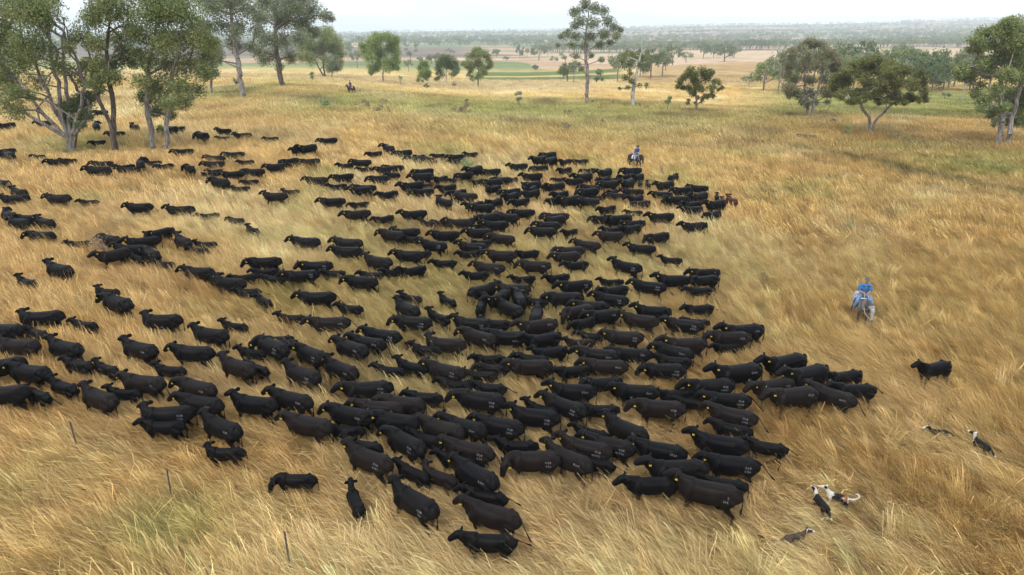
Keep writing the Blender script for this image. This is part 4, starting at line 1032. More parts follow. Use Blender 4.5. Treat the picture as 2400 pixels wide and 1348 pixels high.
# ------------------------------------------------------------------ horses and riders
def horse_mesh(name, colfn, yaw=0, pit=0, gait=.5):
    T = [(-.92, 0, 1.28, .12, .14), (-.80, 0, 1.24, .25, .26), (-.58, 0, 1.20, .29, .30), (-.25, 0, 1.15, .275, .29), (.1, 0, 1.12, .28, .30), (.42, 0, 1.14, .265, .32), (.62, 0, 1.17, .21, .29), (.76, 0, 1.2, .14, .2)]
    ch = [T]
    piv = np.array([.58, 0, 1.25])
    def hd(p, f):
        q = rot_zy(np.array(p[:3]) - piv, yaw * f, pit * f); return (*(q + piv), p[3], p[4])
    ch.append([hd((.50, 0, 1.24, .17, .27), 0), hd((.74, 0, 1.42, .12, .23), .3), hd((.92, 0, 1.58, .095, .18), .6), hd((1.05, 0, 1.70, .085, .135), .9), hd((1.10, 0, 1.74, .07, .10), 1)])
    ch.append([hd(p, 1) for p in [(1.04, 0, 1.76, .07, .08), (1.14, 0, 1.72, .095, .12), (1.26, 0, 1.62, .085, .11), (1.40, 0, 1.50, .062, .075), (1.52, 0, 1.39, .058, .062), (1.56, 0, 1.36, .05, .045)]])
    for s in (1, -1):
        ch.append([hd(p, 1) for p in [(1.05, s * .05, 1.80, .028, .03), (1.06, s * .06, 1.88, .028, .028), (1.075, s * .06, 1.96, .012, .012)]])
    ch.append([hd((1.09, 0, 1.82, .03, .05), 1), hd((1.0, 0, 1.76, .03, .06), .9), hd((.85, .02, 1.66, .03, .07), .55), hd((.68, .02, 1.52, .03, .07), .25)])   # mane
    for k, s in enumerate((1, -1)):
        f = .16 * math.sin(gait + k * math.pi); h = .18 * math.sin(gait + k * math.pi + 2.2); w = .17
        ch.append([(.50, s * w, 1.10, .12, .18), (.47 + f * .1, s * w, .86, .08, .11), (.50 + f * .55, s * w, .52, .05, .056), (.49 + f * .8, s * w, .25, .033, .036), (.49 + f, s * w, .10, .04, .045), (.53 + f, s * w, .03, .06, .07)])
        ch.append([(-.64, s * w, 1.2, .16, .26), (-.58 + h * .15, s * w, .92, .12, .17), (-.66 + h * .4, s * w, .70, .07, .09), (-.80 + h * .7, s * w, .52, .05, .06), (-.75 + h * .9, s * w, .25, .035, .04), (-.73 + h, s * w, .10, .04, .045), (-.69 + h, s * w, .03, .06, .07)])
    ch.append([(-.90, 0, 1.38, .05, .05), (-1.02, 0, 1.25, .06, .06), (-1.06, 0, .95, .065, .065), (-1.05, 0, .65, .055, .055), (-1.03, 0, .45, .02, .02)])
    me = fuse(name, ch, .026, .32, 4, M_COL)
    hp = rot_zy(np.array([1.26, 0, 1.62]) - piv, yaw, pit) + piv
    paint(me, lambda V: colfn(V, hp))
    mouth = rot_zy(np.array([1.50, 0, 1.38]) - piv, yaw, pit) + piv
    return me, mouth

def grey_horse(V, hp):
    n = vnoise(V[:, 0] * 7 + V[:, 2] * 3, V[:, 1] * 7 + V[:, 2] * 5, 4)
    c = np.where((n > .45)[:, None], [.17, .165, .17], [.08, .075, .08])
    c = np.where((V[:, 0] < -.35)[:, None], np.array([.34, .335, .35]), c)
    c = np.where((V[:, 2] < .75)[:, None], [.06, .055, .055], c)
    hd = np.linalg.norm(V - hp, axis=1)
    c = np.where((hd < .36)[:, None], [.34, .33, .33], c)
    c = np.where(((V[:, 2] > 1.62) & (V[:, 0] < 1.1) & (hd > .2))[:, None], [.05, .045, .045], c)
    return c
def dark_horse(V, hp):
    n = vnoise(V[:, 0] * 5, V[:, 2] * 5, 9)[:, None]
    c = np.array([.05, .032, .026]) * (.7 + .6 * n)
    return np.where((V[:, 0] < -.98)[:, None], [.09, .045, .025], c)
def bay_horse(V, hp):
    n = vnoise(V[:, 0] * 4, V[:, 2] * 4, 14)[:, None]
    c = np.array([.11, .042, .025]) * (.7 + .6 * n)
    c = np.where((V[:, 2] < .7)[:, None], [.03, .02, .018], c)
    return np.where(((V[:, 0] < -.98) | ((V[:, 2] > 1.6) & (V[:, 0] < 1.06)))[:, None], [.02, .015, .013], c)

M_LEATHER = simple('saddle_leather', (.09, .045, .025), .5, .4, .3, 30)
M_CLOTHW = simple('white_saddle_cloth', (.62, .60, .62), .9, .1, .15, 15)
M_ROPE = simple('pale_rein', (.55, .50, .42), .8, .1, .2, 60)
M_SKIN = simple('skin', (.42, .21, .14), .55, .3, .12, 30)
M_JEAN = simple('blue_jeans', (.13, .22, .36), .9, .1, .35, 12)
M_JEAND = simple('dark_jeans', (.05, .08, .13), .9, .1, .3, 12)
M_BOOT = simple('boot', (.10, .07, .05), .5, .4, .3, 30)
M_HAT = simple('grey_cap', (.10, .105, .11), .9, .1, .15, 30)
M_HATD = simple('dark_hat', (.035, .03, .03), .9, .1, .2, 30)
M_YOKE = simple('dark_yoke', (.018, .03, .03), .9, .1, .3, 20)
SHIRT = {'b': simple('bright_blue_shirt', (.06, .165, .36), .85, .1, .22, 10), 'd': simple('royal_blue_shirt', (.025, .10, .29), .85, .1, .25, 10), 'n': simple('navy_shirt', (.025, .05, .18), .85, .1, .25, 10)}
M_SOLE = M_BOOT

def limb(*rows): return [tuple(r) for r in rows]
def rider(shirt, jeans, cap, lean=0.0):
    """seated on the saddle; origin at the seat; x forward"""
    def L(p):        # the upper body leans forward
        x, z = p[0], p[2]
        return (x + lean * max(z - .1, 0), p[1], z - .5 * lean * lean * max(z - .1, 0), p[3], p[4])
    torso = [L(p) for p in [(-.02, 0, .04, .17, .13), (-.02, 0, .16, .165, .125), (0, 0, .32, .155, .115), (.01, 0, .48, .185, .125), (0, 0, .60, .19, .11), (0, 0, .66, .12, .08)]]
    neck = [L(p) for p in [(0, 0, .62, .06, .06), (.01, 0, .72, .055, .058), (.02, 0, .78, .055, .055)]]
    head = [L(p) for p in [(.03, 0, .745, .05, .055), (.04, 0, .79, .072, .084), (.035, 0, .86, .084, .10), (.025, 0, .94, .08, .096), (.02, 0, .985, .05, .06)]]
    nose = [L(p) for p in [(.115, 0, .875, .012, .012), (.137, 0, .85, .016, .016), (.125, 0, .835, .014, .012)]]
    chin = [L(p) for p in [(.09, 0, .79, .03, .02), (.10, 0, .775, .02, .015)]]
    body = [torso, neck, head, nose, chin]
    sh, je, bo = [torso[1:]], [[(-.03, 0, .0, .17, .13), (-.02, 0, .1, .175, .135), (-.02, 0, .2, .165, .125)]], []
    for s in (1, -1):
        body.append([L(p) for p in [(.02, s * .076, .88, .012, .022), (.01, s * .09, .88, .01, .03), (.0, s * .084, .86, .01, .018)]])
        arm = [L(p) for p in [(0, s * .16, .60, .065, .065), (0, s * .215, .55, .058, .058), (.04, s * .255, .42, .050, .05), (.07, s * .265, .32, .044, .044), (.18, s * .19, .29, .04, .04), (.29, s * .09, .275, .03, .03)]]
        body.append(arm); sh.append([(a, b, c, r + .012, q + .012) for a, b, c, r, q in arm[:4]])
        hx, hy, hz = arm[-1][:3]
        body.append([(hx, hy, hz, .022, .036), (hx + .05, hy - s * .01, hz - .01, .022, .04), (hx + .085, hy - s * .015, hz - .015, .018, .034)])
        for f, (dz, ln) in enumerate(((.027, .052), (.009, .06), (-.009, .056), (-.026, .044))):       # four curled fingers
            body.append([(hx + .075, hy - s * .012, hz - .012 + dz, .0095, .0095), (hx + .075 + ln * .6, hy - s * .03, hz - .016 + dz, .009, .009), (hx + .07 + ln * .45, hy - s * .06, hz - .03 + dz, .008, .008), (hx + .06, hy - s * .062, hz - .036 + dz, .007, .007)])
        body.append([(hx + .02, hy - s * .01, hz + .03, .0105, .0105), (hx + .055, hy - s * .035, hz + .05, .0095, .0095), (hx + .085, hy - s * .05, hz + .045, .0085, .0085)])   # thumb
        leg = [(0, s * .10, .08, .105, .11), (.14, s * .20, .02, .10, .105), (.30, s * .30, -.12, .078, .08), (.36, s * .34, -.22, .066, .068), (.28, s * .36, -.40, .062, .066), (.18, s * .37, -.58, .048, .05), (.14, s * .37, -.66, .045, .046)]
        body.append([(a, b, c, r * .9, q * .9) for a, b, c, r, q in leg])
        je.append(leg[:6])
        foot = [(.13, s * .37, -.56, .055, .055), (.12, s * .37, -.68, .052, .055), (.18, s * .38, -.74, .05, .04), (.30, s * .40, -.755, .045, .03), (.36, s * .405, -.76, .03, .02)]
        body.append([(a, b, c, r * .8, q * .8) for a, b, c, r, q in foot]); bo.append(foot)
    me = fuse('rider_body', body, .0125, .3, 3, M_SKIN)
    root = link(bpy.data.objects.new('person', me))
    link(bpy.data.objects.new('shirt', fuse('shirt', [[(a, b, c, r + .02, q + .02) for a, b, c, r, q in x] for x in sh], .016, .35, 3, SHIRT[shirt])), root)
    link(bpy.data.objects.new('jeans', fuse('jeans', [[(a, b, c, r + .014, q + .014) for a, b, c, r, q in x] for x in je], .016, .35, 3, jeans)), root)
    for x in bo: link(bpy.data.objects.new('boot', fuse('boot', [x], .012, .4, 2, M_BOOT)), root)
    if shirt == 'b':        # dark shoulder yoke
        for s in (1, -1):
            y = [L(p) for p in [(.12, s * .05, .57, .03, .02), (.125, s * .10, .585, .04, .02), (.10, s * .155, .60, .03, .02)]]
            link(bpy.data.objects.new('shirt_yoke', fuse('shirt_yoke', [y], .011, .5, 2, M_YOKE)), root)
    hc = L((.02, 0, .95, 0, 0))
    hat = [[(hc[0], 0, hc[2] - .03, .087, .105), (hc[0], 0, hc[2] + .02, .085, .10), (hc[0], 0, hc[2] + .065, .06, .075), (hc[0], 0, hc[2] + .08, .03, .03)]]
    if cap: hat.append([(hc[0] + .07, 0, hc[2] - .018, .075, .012), (hc[0] + .14, 0, hc[2] - .03, .065, .011), (hc[0] + .18, 0, hc[2] - .04, .04, .009)])
    else: hat.append([(hc[0] - .20, 0, hc[2] - .02, .06, .014), (hc[0] - .12, 0, hc[2] - .03, .15, .014), (hc[0], 0, hc[2] - .035, .18, .014), (hc[0] + .12, 0, hc[2] - .035, .15, .014), (hc[0] + .2, 0, hc[2] - .03, .06, .014)])
    link(bpy.data.objects.new('hat', fuse('hat', hat, .012, .4, 2, M_HAT if cap else M_HATD)), root)
    return root

def mounted(px, py, heading, colfn, hname, hlabel, plabel, shirt, jeans, cap, yaw, pit, gait, lean, scale=1.0):
    P = at(px, py)
    me, mouth = horse_mesh('horse_body', colfn, yaw, pit, gait)
    h = link(bpy.data.objects.new('horse', me))
    h.location = (P[0], P[1], P[2] - .02); h.rotation_euler = (0, 0, heading); h.scale = (scale,) * 3
    tag(h, hlabel, 'horse', 'stock horses')
    cl = fuse('saddle_cloth', [[(-.30, 0, 1.14, .30, .325), (0, 0, 1.12, .305, .335), (.27, 0, 1.12, .30, .345)]], .022, .4, 2, M_CLOTHW)
    # keep only the blanket's upper part, open below
    bm = bmesh.new(); bm.from_mesh(cl)
    bmesh.ops.delete(bm, geom=[v for v in bm.verts if v.co.z < 1.05], context='VERTS'); bm.to_mesh(cl); bm.free()
    link(bpy.data.objects.new('saddle_cloth', cl), h)
    sd = link(bpy.data.objects.new('saddle', fuse('saddle', [[(-.26, 0, 1.50, .14, .05), (-.12, 0, 1.455, .15, .045), (.05, 0, 1.45, .13, .045), (.20, 0, 1.50, .09, .05), (.25, 0, 1.545, .05, .03)],
        [(.0, .27, 1.40, .05, .05), (.02, .33, 1.2, .08, .03), (.05, .335, .98, .07, .025)], [(.0, -.27, 1.40, .05, .05), (.02, -.33, 1.2, .08, .03), (.05, -.335, .98, .07, .025)]], .016, .35, 3, M_LEATHER)), h)
    for s in (1, -1):
        hand = np.array([.38, s * .05, 1.765]); m = np.array([mouth[0], mouth[1] + s * .05, mouth[2] + .02])
        pts = [hand * (1 - f) + m * f - np.array([0, 0, .22 * math.sin(f * math.pi)]) + np.array([0, s * .12 * math.sin(f * math.pi), 0]) for f in np.linspace(0, 1, 9)]
        V, F = tubes([(pts[k], .011, pts[k + 1], .011) for k in range(8)], 5)
        link(bpy.data.objects.new('rein', fast_mesh('rein', V, F, M_ROPE, True)), h)
    r = rider(shirt, jeans, cap, lean)
    r.location = (P[0], P[1], P[2] - .02 + 1.475 * scale); r.rotation_euler = (0, 0, heading); r.scale = (scale,) * 3
    tag(r, plabel, 'person', 'mounted stock handlers')
    ANIMAL_SPOTS.append((P[0], P[1], 1.0, heading)); HORSE_SPOTS.append((P[0], P[1]))

HORSE_SPOTS = []
mounted(2011, 757, R_(-103), grey_horse, 'grey_horse', 'dapple grey horse with white face walking toward the camera in open grass', 'rider in bright blue shirt, jeans and grey cap on the grey horse', 'b', M_JEAN, True, R_(14), R_(-40), .6, .12)
mounted(1488, 396, R_(-55), dark_horse, 'dark_horse', 'dark brown horse with white saddle cloth standing behind the dense herd', 'rider in royal blue shirt leaning forward on the dark horse', 'd', M_JEAN, False, R_(-20), R_(-34), 2.0, .28)
mounted(823, 221, R_(238), bay_horse, 'bay_horse', 'bay horse standing on the grassy crest below the hilltop gums', 'rider in navy shirt and dark jeans on the bay horse', 'n', M_JEAND, False, R_(10), R_(6), 3.0, .08)

# ------------------------------------------------------------------ working dogs
def dog(name, colfn, pit=0, yaw=0, tailup=False, crouch=0):
    z0 = -.14 * crouch
    ch = [[(-.30, 0, .44 + z0, .06, .08), (-.22, 0, .43 + z0, .09, .10), (-.05, 0, .41 + z0, .095, .115), (.12, 0, .40 + z0, .105, .14), (.25, 0, .42 + z0, .09, .12), (.31, 0, .44 + z0, .06, .08)]]
    piv = np.array([.24, 0, .46 + z0])
    def hd(p, f):
        q = rot_zy(np.array(p[:3]) + [0, 0, z0] - piv, yaw * f, pit * f); return (*(q + piv), p[3], p[4])
    ch.append([hd((.22, 0, .45, .07, .09), 0), hd((.32, 0, .53, .055, .065), .5), hd((.39, 0, .59, .05, .055), 1)])
    ch.append([hd(p, 1) for p in [(.36, 0, .60, .055, .055), (.43, 0, .615, .062, .062), (.50, 0, .60, .05, .05), (.56, 0, .575, .033, .034), (.62, 0, .56, .028, .026)]])
    for s in (1, -1):
        ch.append([hd(p, 1) for p in [(.39, s * .04, .65, .022, .02), (.385, s * .06, .69, .022, .018), (.40, s * .075, .70, .012, .012)]])
        ch.append([(.22, s * .075, .40 + z0, .05, .07), (.20, s * .075, .27 + z0 * .6, .03, .034), (.22, s * .075, .14 + z0 * .3, .022, .024), (.22, s * .075, .03, .022, .024), (.25, s * .075, .018, .024, .02)])
        ch.append([(-.24, s * .07, .42 + z0, .06, .10), (-.20, s * .08, .29 + z0 * .6, .04, .055), (-.30, s * .075, .18 + z0 * .3, .024, .028), (-.28, s * .075, .04, .02, .022), (-.25, s * .075, .018, .024, .02)])
    tl = [(-.30, 0, .47 + z0, .026, .026), (-.42, .02, .42 + z0, .028, .028), (-.53, .03, .32 + z0, .03, .03), (-.62, .03, .27 + z0, .016, .016)]
    if tailup: tl = [(-.30, 0, .47, .026, .026), (-.42, .02, .50, .028, .028), (-.53, .03, .58, .03, .03), (-.58, .03, .68, .028, .028), (-.52, .02, .74, .022, .022), (-.46, .02, .72, .014, .014)]
    ch.append(tl)
    me = fuse(name, ch, .0135, .3, 3, M_COL)
    hp = np.array(hd((.5, 0, .6, 0, 0), 1)[:3]); paint(me, lambda V: colfn(V, hp))
    poll = np.array(hd((.42, 0, .67, 0, 0), 1)[:3])
    return me, poll, np.array([-.32, 0, .5 + z0])
BK, WH, TN = np.array([.014, .013, .014]), np.array([.54, .51, .46]), np.array([.20, .09, .045])
def collie(V, hp):
    c = np.tile(BK, (len(V), 1)); d = np.linalg.norm(V - hp, axis=1)
    c[(V[:, 0] > .27) & (V[:, 0] < .345)] = WH                        # collar
    c[(V[:, 2] < .16)] = WH
    c[(np.abs(V[:, 1]) < .02) & (d < .17)] = WH; c[(V - hp)[:, 0] > .05] = WH   # blaze and muzzle
    c[V[:, 0] < -.56] = WH
    return c
def pied(V, hp):
    n = vnoise(V[:, 0] * 5 + 2, V[:, 2] * 5 + V[:, 1] * 3, 6)
    c = np.where(((n > .5) & (V[:, 0] < .16))[:, None], BK, WH)
    c[(V[:, 0] > -.16) & (V[:, 0] < .12) & (V[:, 2] > .40)] = BK
    c[(V[:, 0] > -.28) & (V[:, 0] < -.17) & (V[:, 2] > .42)] = TN
    d = np.linalg.norm(V - hp - [-.10, .05, .05], axis=1); c[d < .06] = BK
    c[V[:, 0] < -.52] = WH
    return c
def dark_dog(V, hp):
    c = np.tile(BK, (len(V), 1)); d = np.linalg.norm(V - hp, axis=1)
    c[((V - hp)[:, 0] > .03)] = WH; c[(np.abs(V[:, 1] - hp[1]) < .02) & (d < .16)] = WH; c[V[:, 2] < .1] = WH; c[V[:, 0] < -.57] = WH
    return c
DOG_SPOTS = []
def put_dog(hx, hy, tx, ty, kind, label, **kw):
    me, poll, tl = dog('dog_body', kind, **kw)
    a = at(hx, hy, poll[2]); b = at(tx, ty, tl[2])
    w = (a - b)[:2]; v = (poll - tl)[:2]
    sc = float(np.clip(np.linalg.norm(w) / np.linalg.norm(v), .95, 1.2))
    ang = math.atan2(w[1], w[0]) - math.atan2(v[1], v[0]); c, s = math.cos(ang), math.sin(ang)
    mid = .5 * (poll + tl)[:2] * sc; p = .5 * (a + b)[:2] - [mid[0] * c - mid[1] * s, mid[0] * s + mid[1] * c]
    o = link(bpy.data.objects.new('dog', me)); o.location = (p[0], p[1], float(zt(*p))); o.rotation_euler = (0, 0, ang); o.scale = (sc,) * 3
    tag(o, label, 'dog', 'working dogs behind the herd')
    DOG_SPOTS.append((p[0], p[1]))
put_dog(2178, 996, 2222, 1010, dark_dog, 'black dog with white muzzle crouched low in the grass, farthest from the camera', crouch=.6)
put_dog(2285, 1012, 2322, 1048, collie, 'black and white dog with white collar standing, farthest right of the dogs', pit=.3, yaw=.3)
put_dog(1911, 1142, 1941, 1190, collie, 'slim black dog with white-ringed neck close beside the patched dog', pit=.1)
put_dog(1940, 1137, 1987, 1166, pied, 'patched white, black and tan dog with tail curled up', pit=.1, tailup=True)
def brown_dog(V, hp):
    c = dark_dog(V, hp); c[c[:, 0] < .1] = [.06, .045, .035]
    return c
put_dog(1888, 1240, 1848, 1256, brown_dog, 'dark brown dog with white muzzle facing right, nearest the camera of the dogs', crouch=.7, yaw=-.2)

# ------------------------------------------------------------------ steel fence posts
M_POST = simple('weathered_steel_post', (.10, .085, .08), .8, .3, .4, 25)
def picket(hgt):
    bm = bmesh.new()
    for a in (90, 210, 330):
        d = Vector((math.cos(R_(a)), math.sin(R_(a)), 0)); n = Vector((-d.y, d.x, 0))
        q = [bm.verts.new(d * x + n * y + Vector((0, 0, z))) for z in (-.3, hgt - (.03 if a != 90 else 0)) for x, y in ((0, -.005), (.024, -.004), (.024, .004), (0, .005))]
        for f in ((0, 1, 5, 4), (1, 2, 6, 5), (2, 3, 7, 6), (3, 0, 4, 7), (4, 5, 6, 7), (3, 2, 1, 0)): bm.faces.new([q[k] for k in f])
    for z in (.35, .6, .85, 1.1):           # lugs that hold the wires
        bmesh.ops.create_cube(bm, size=.014, matrix=Matrix.Translation((0, .028, z)))
    me = bpy.data.meshes.new('post'); bm.to_mesh(me); bm.free(); me.materials.append(M_POST)
    return me
for px, py, hg, tilt, lab in [(165, 985, 1.30, -.02, 'thin dark steel fence post by the cattle, first along the line'), (387, 1100, 1.32, .02, 'thin dark steel fence post in orange grass, middle of three'), (668, 1243, 1.34, -.01, 'thin dark steel fence post lowest in the scene, last of three')]:
    P = at(px, py, hg)
    o = link(bpy.data.objects.new('fence_post', picket(hg)))
    o.location = (P[0], P[1], P[2] - hg); o.rotation_euler = (tilt, tilt, random.uniform(0, 6))
    tag(o, lab, 'post', 'old steel posts along the near paddock')

# ------------------------------------------------------------------ shrubs, logs
def shrub(px, py, hpx, wpx, leaf, label, seed, dens=.8, ls=None, cat='shrub', name='shrub', stems=7):
    R = np.random.default_rng(7000 + seed)
    P = at(px, py); s = FPX / proj(P)[2]
    h, w = hpx / s, wpx / s / 2
    ls = ls or max(.09, .9 / s * 2.4)
    n = 7
    cent = [np.array([R.uniform(-1, 1) * w * .6, R.uniform(-1, 1) * w * .6, h * R.uniform(.35, .8)]) for _ in range(n)]
    rad = [min(w * .55, h * .33) * R.uniform(.7, 1.1) for _ in range(n)]
    segs = []
    for c in cent[:stems]:
        b = np.array([R.normal() * .06, R.normal() * .06, -.05])
        m = b * .5 + c * .5 + R.normal(size=3) * .05
        segs += [(b, .02 + .01 * h, m, .014), (m, .014, c, .006)]
        for _ in range(3):
            e = c + R.normal(size=3) * rad[0] * .8; segs.append((m * .4 + c * .6, .008, e, .004))
    root = link(bpy.data.objects.new(name, None)); root.location = P
    tag(root, label, cat, 'shrubs scattered in the paddock')
    V, F = tubes(segs, 5)
    link(bpy.data.objects.new('stems', fast_mesh('stems', V, F, BARK['grey'], True)), root)
    V, F = leaves(cent, rad, ls, R, .1, dens)
    link(bpy.data.objects.new('foliage', fast_mesh('foliage', V, F, LEAF[leaf])), root)
for k, a in enumerate([
    (732, 191, 24, 20, 'pale', 'blue-green round shrub on the crest below the leaning gum'), (939, 198, 24, 11, 'pale', 'upright blue-green shrub beside the rounded light green gum'),
    (1000, 209, 14, 18, 'dark', 'dark low shrub at the foot of the bright sapling tree'), (1066, 205, 12, 15, 'dry', 'dry brown shrub between the last two crest trees'),
    (1216, 250, 40, 24, 'grey', 'thin-stemmed grey sapling in green grass, left of the tallest gum'), (1095, 246, 18, 14, 'grey', 'grey shrub standing above the brown thicket'),
    (1086, 270, 34, 80, 'dry', 'wide brown thicket in the green grass'), (1331, 268, 12, 26, 'dry', 'brown dry bush downslope of the tallest gum'), (1562, 262, 42, 27, 'fresh', 'leafy green sapling below the low rounded gum'),
    (1435, 246, 12, 8, 'fresh', 'tiny green seedling between the tall gum and pale gum'), (1388, 244, 11, 9, 'fresh', 'small green shrub at the tall gum foot'), (1322, 305, 22, 46, 'dry', 'grey-brown brush patch in greenish grass'),
    (1413, 292, 14, 14, 'dry', 'small dead bush on the greenish slope'), (1980, 320, 30, 22, 'fresh', 'green bush beside the umbrella tree'), (2095, 325, 14, 16, 'fresh', 'low green bush downslope of the umbrella tree'),
    (2126, 330, 12, 20, 'fresh', 'flat green bush beyond the umbrella tree'), (1950, 290, 14, 18, 'dry', 'grey dry bush behind the umbrella tree'), (870, 258, 26, 110, 'dry', 'long brown brush bank below the hilltop rider'),
    (745, 258, 30, 90, 'pale', 'pale green brush bank on the hill shoulder'), (155, 367, 20, 30, 'pale', 'pale green weed clump at the pale gum foot'), (385, 333, 48, 24, 'fresh', 'bright green sucker shrub against the twin trunks'),
    (345, 372, 14, 26, 'pale', 'pale green weed clump beside cattle under the trees'), (1098, 402, 34, 46, 'pale', 'feathery pale green bush among the cattle'), (1547, 420, 36, 20, 'dry', 'tall dry brown weed behind the far cattle'),
    (240, 605, 55, 60, 'dry', 'bare brown bush with cattle behind it, upper field'), (360, 585, 34, 46, 'dry', 'smaller bare brown bush hiding a cow'), (1105, 565, 40, 22, 'fresh', 'slim green weed in the herd middle'),
    (460, 410, 18, 24, 'fresh', 'green bush in front of a black calf'), (450, 243, 26, 26, 'grey', 'grey-green bush behind the twin-trunked gum'), (553, 205, 26, 16, 'grey', 'grey bush beside the forked gum trunk'),
    (900, 268, 18, 60, 'dry', 'brown dry scrub beneath the crest'), (1880, 238, 14, 30, 'dry', 'brown scrub along the valley edge'), (2280, 205, 16, 26, 'dry', 'brown scrub before the lower wood'), (2200, 215, 14, 20, 'dry', 'small brown scrub near the lower wood'),
    (1510, 258, 12, 40, 'dry', 'brown brush line right of the pale-barked gum'), (1255, 165, 14, 18, 'dark', 'dark round bush beside the crop field'), (1300, 147, 16, 34, 'grey', 'grey thicket along the crop field edge'), (2215, 232, 16, 24, 'grey', 'grey-green bush in the lush hollow'), (2120, 236, 12, 22, 'grey', 'low grey bush in the lush hollow'), (1790, 665, 30, 22, 'grey', 'small grey weed in open grass between herd and grey horse'), (1985, 548, 30, 26, 'pale', 'pale weed clump uphill of the grey horse')]):
    shrub(*a, seed=k, dens=.35 if a[4] == 'dry' else .8)

M_LOG = bark_mat('charred_log', (.03, .025, .022), (.13, .10, .085))
def log(px, py, lenpx, ang, rad, label, branch=False):
    P = at(px, py); s = FPX / proj(P)[2]; L = lenpx / s
    R = np.random.default_rng(int(px))
    d = np.array([math.cos(ang), math.sin(ang), 0.0])
    pts = [(*(d * L * (f - .5) + [0, R.normal() * .06, rad * .8 + .12 * math.sin(f * 3) * (L > 3)]), rad * (1 - .45 * f) * (1 + .15 * R.normal()), rad * (1 - .45 * f)) for f in np.linspace(0, 1, 9)]
    ch = [pts]
    for f in ((.35, .6, .8) if branch else (.55,)):
        b = np.array(pts[int(f * 8)][:3]); e = b + np.array([R.normal() * .6, R.normal() * .4, .5 + .5 * R.random()]) * (1.6 if branch else .5)
        ch.append([(*b, rad * .4, rad * .4), (*(.5 * (b + e) + R.normal(size=3) * .1), rad * .3, rad * .3), (*e, rad * .12, rad * .12)])
    o = link(bpy.data.objects.new('fallen_log', fuse('fallen_log', ch, .06, .6, 1, M_LOG)))
    o.location = P; tag(o, label, 'log', 'fallen timber on the slope')
log(1890, 324, 42, -.25, .32, 'thick charred fallen log on the open slope')
log(1922, 302, 40, -.1, .2, 'thin dark fallen log uphill of the charred log')
log(1925, 268, 44, -.15, .16, 'branching fallen limb at the she-oak foot', True)

# ------------------------------------------------------------------ grass (nobody could count it: one object)
m_grass, t, p = mat_new('dry_grass')
a = t.nodes.new('ShaderNodeAttribute'); a.attribute_name = 'gcol'; a.attribute_type = 'INSTANCER'
g = t.nodes.new('ShaderNodeNewGeometry')
mr = t.nodes.new('ShaderNodeMapRange'); mr.inputs['To Min'].default_value = .5; mr.inputs['To Max'].default_value = 1.4
t.links.new(g.outputs['Random Per Island'], mr.inputs[0])
ml = t.nodes.new('ShaderNodeMix'); ml.data_type = 'RGBA'; ml.blend_type = 'MULTIPLY'; ml.inputs[0].default_value = 1
t.links.new(a.outputs['Color'], ml.inputs[6]); t.links.new(mr.outputs[0], ml.inputs[7])
df = t.nodes.new('ShaderNodeBsdfDiffuse'); tr = t.nodes.new('ShaderNodeBsdfTranslucent')
ms = t.nodes.new('ShaderNodeMixShader'); ms.inputs[0].default_value = .28
t.links.new(ml.outputs[2], df.inputs[0]); t.links.new(ml.outputs[2], tr.inputs[0])
t.links.new(df.outputs[0], ms.inputs[1]); t.links.new(tr.outputs[0], ms.inputs[2])
t.links.new(ms.outputs[0], t.nodes['Material Output'].inputs[0])

def tuft(seed, n, hgt, lean, width, spread, seed_heads=0):
    """blades rooted in a small patch, bent over downwind (-x)"""
    R = np.random.default_rng(seed)
    V, Q, T3 = [], [], []
    for k in range(n):
        b = R.normal(size=2) * spread
        L = hgt * R.uniform(.55, 1.2); w = width * R.uniform(.6, 1.3)
        az = math.pi + R.normal() * .32
        d = np.array([math.cos(az), math.sin(az)])
        a0 = abs(lean * R.uniform(.3, .8)); a1 = lean * R.uniform(1.0, 1.7)
        side = np.array([-d[1], d[0], R.normal() * .3]); side /= np.linalg.norm(side)
        pos = np.array([b[0], b[1], -.03]); n0 = len(V)
        st = 3
        for q in range(st + 1):
            f = q / st
            ww = w * (1 - f * .75) if q < st else w * .1
            if seed_heads and k < seed_heads and q >= st - 1: ww = w * 1.3
            V += [pos - side * ww / 2, pos + side * ww / 2]
            an = a0 + (a1 - a0) * f
            pos = pos + L / st * np.array([d[0] * math.sin(an), d[1] * math.sin(an), math.cos(an)])
        for q in range(st): Q.append((n0 + 2 * q, n0 + 2 * q + 1, n0 + 2 * q + 3, n0 + 2 * q + 2))
    return fast_mesh('grass_tuft', np.array(V), np.array(Q), m_grass)
TUFTS = [tuft(1, 50, .85, .88, .010, .11, 8), tuft(2, 50, .98, 1.02, .010, .13, 6), tuft(3, 46, .80, .72, .010, .10, 8), tuft(4, 56, .9, 1.15, .010, .22, 4),      # near
         tuft(5, 40, .50, .6, .010, .16), tuft(6, 40, .45, .9, .011, .19),                                                                     # short, leafy
         tuft(7, 34, .85, .78, .022, .24, 5), tuft(8, 34, .95, 1.0, .023, .27, 4), tuft(9, 32, .8, .6, .022, .22, 5),                          # mid
         tuft(10, 44, .62, .7, .032, .75, 3), tuft(11, 44, .58, .95, .032, .8, 3)]                                                               # far
R = np.random.default_rng(77)
def cloud(y0, y1, dens, margin=1.12):
    out_ = []
    n = int(dens * (y1 - y0) * (y0 + y1) * .5 * 2 * .80 * margin)
    y = np.sqrt(R.uniform(y0 * y0, y1 * y1, n))
    x = R.uniform(-1, 1, n) * (y * .80 * margin + 2)
    return x, y
sets = []
for y0, y1, d, ids in ((9, 24, 16, (0, 1, 2, 3)), (24, 46, 12.5, (0, 1, 2, 3)), (46, 82, 6.5, (6, 7, 8)), (82, 150, 2.3, (9, 10)), (150, 330, .22, (9, 10))):
    x, y = cloud(y0, y1, d)
    sets.append((x, y, ids))
GXs = np.concatenate([s[0] for s in sets]); GYs = np.concatenate([s[1] for s in sets])
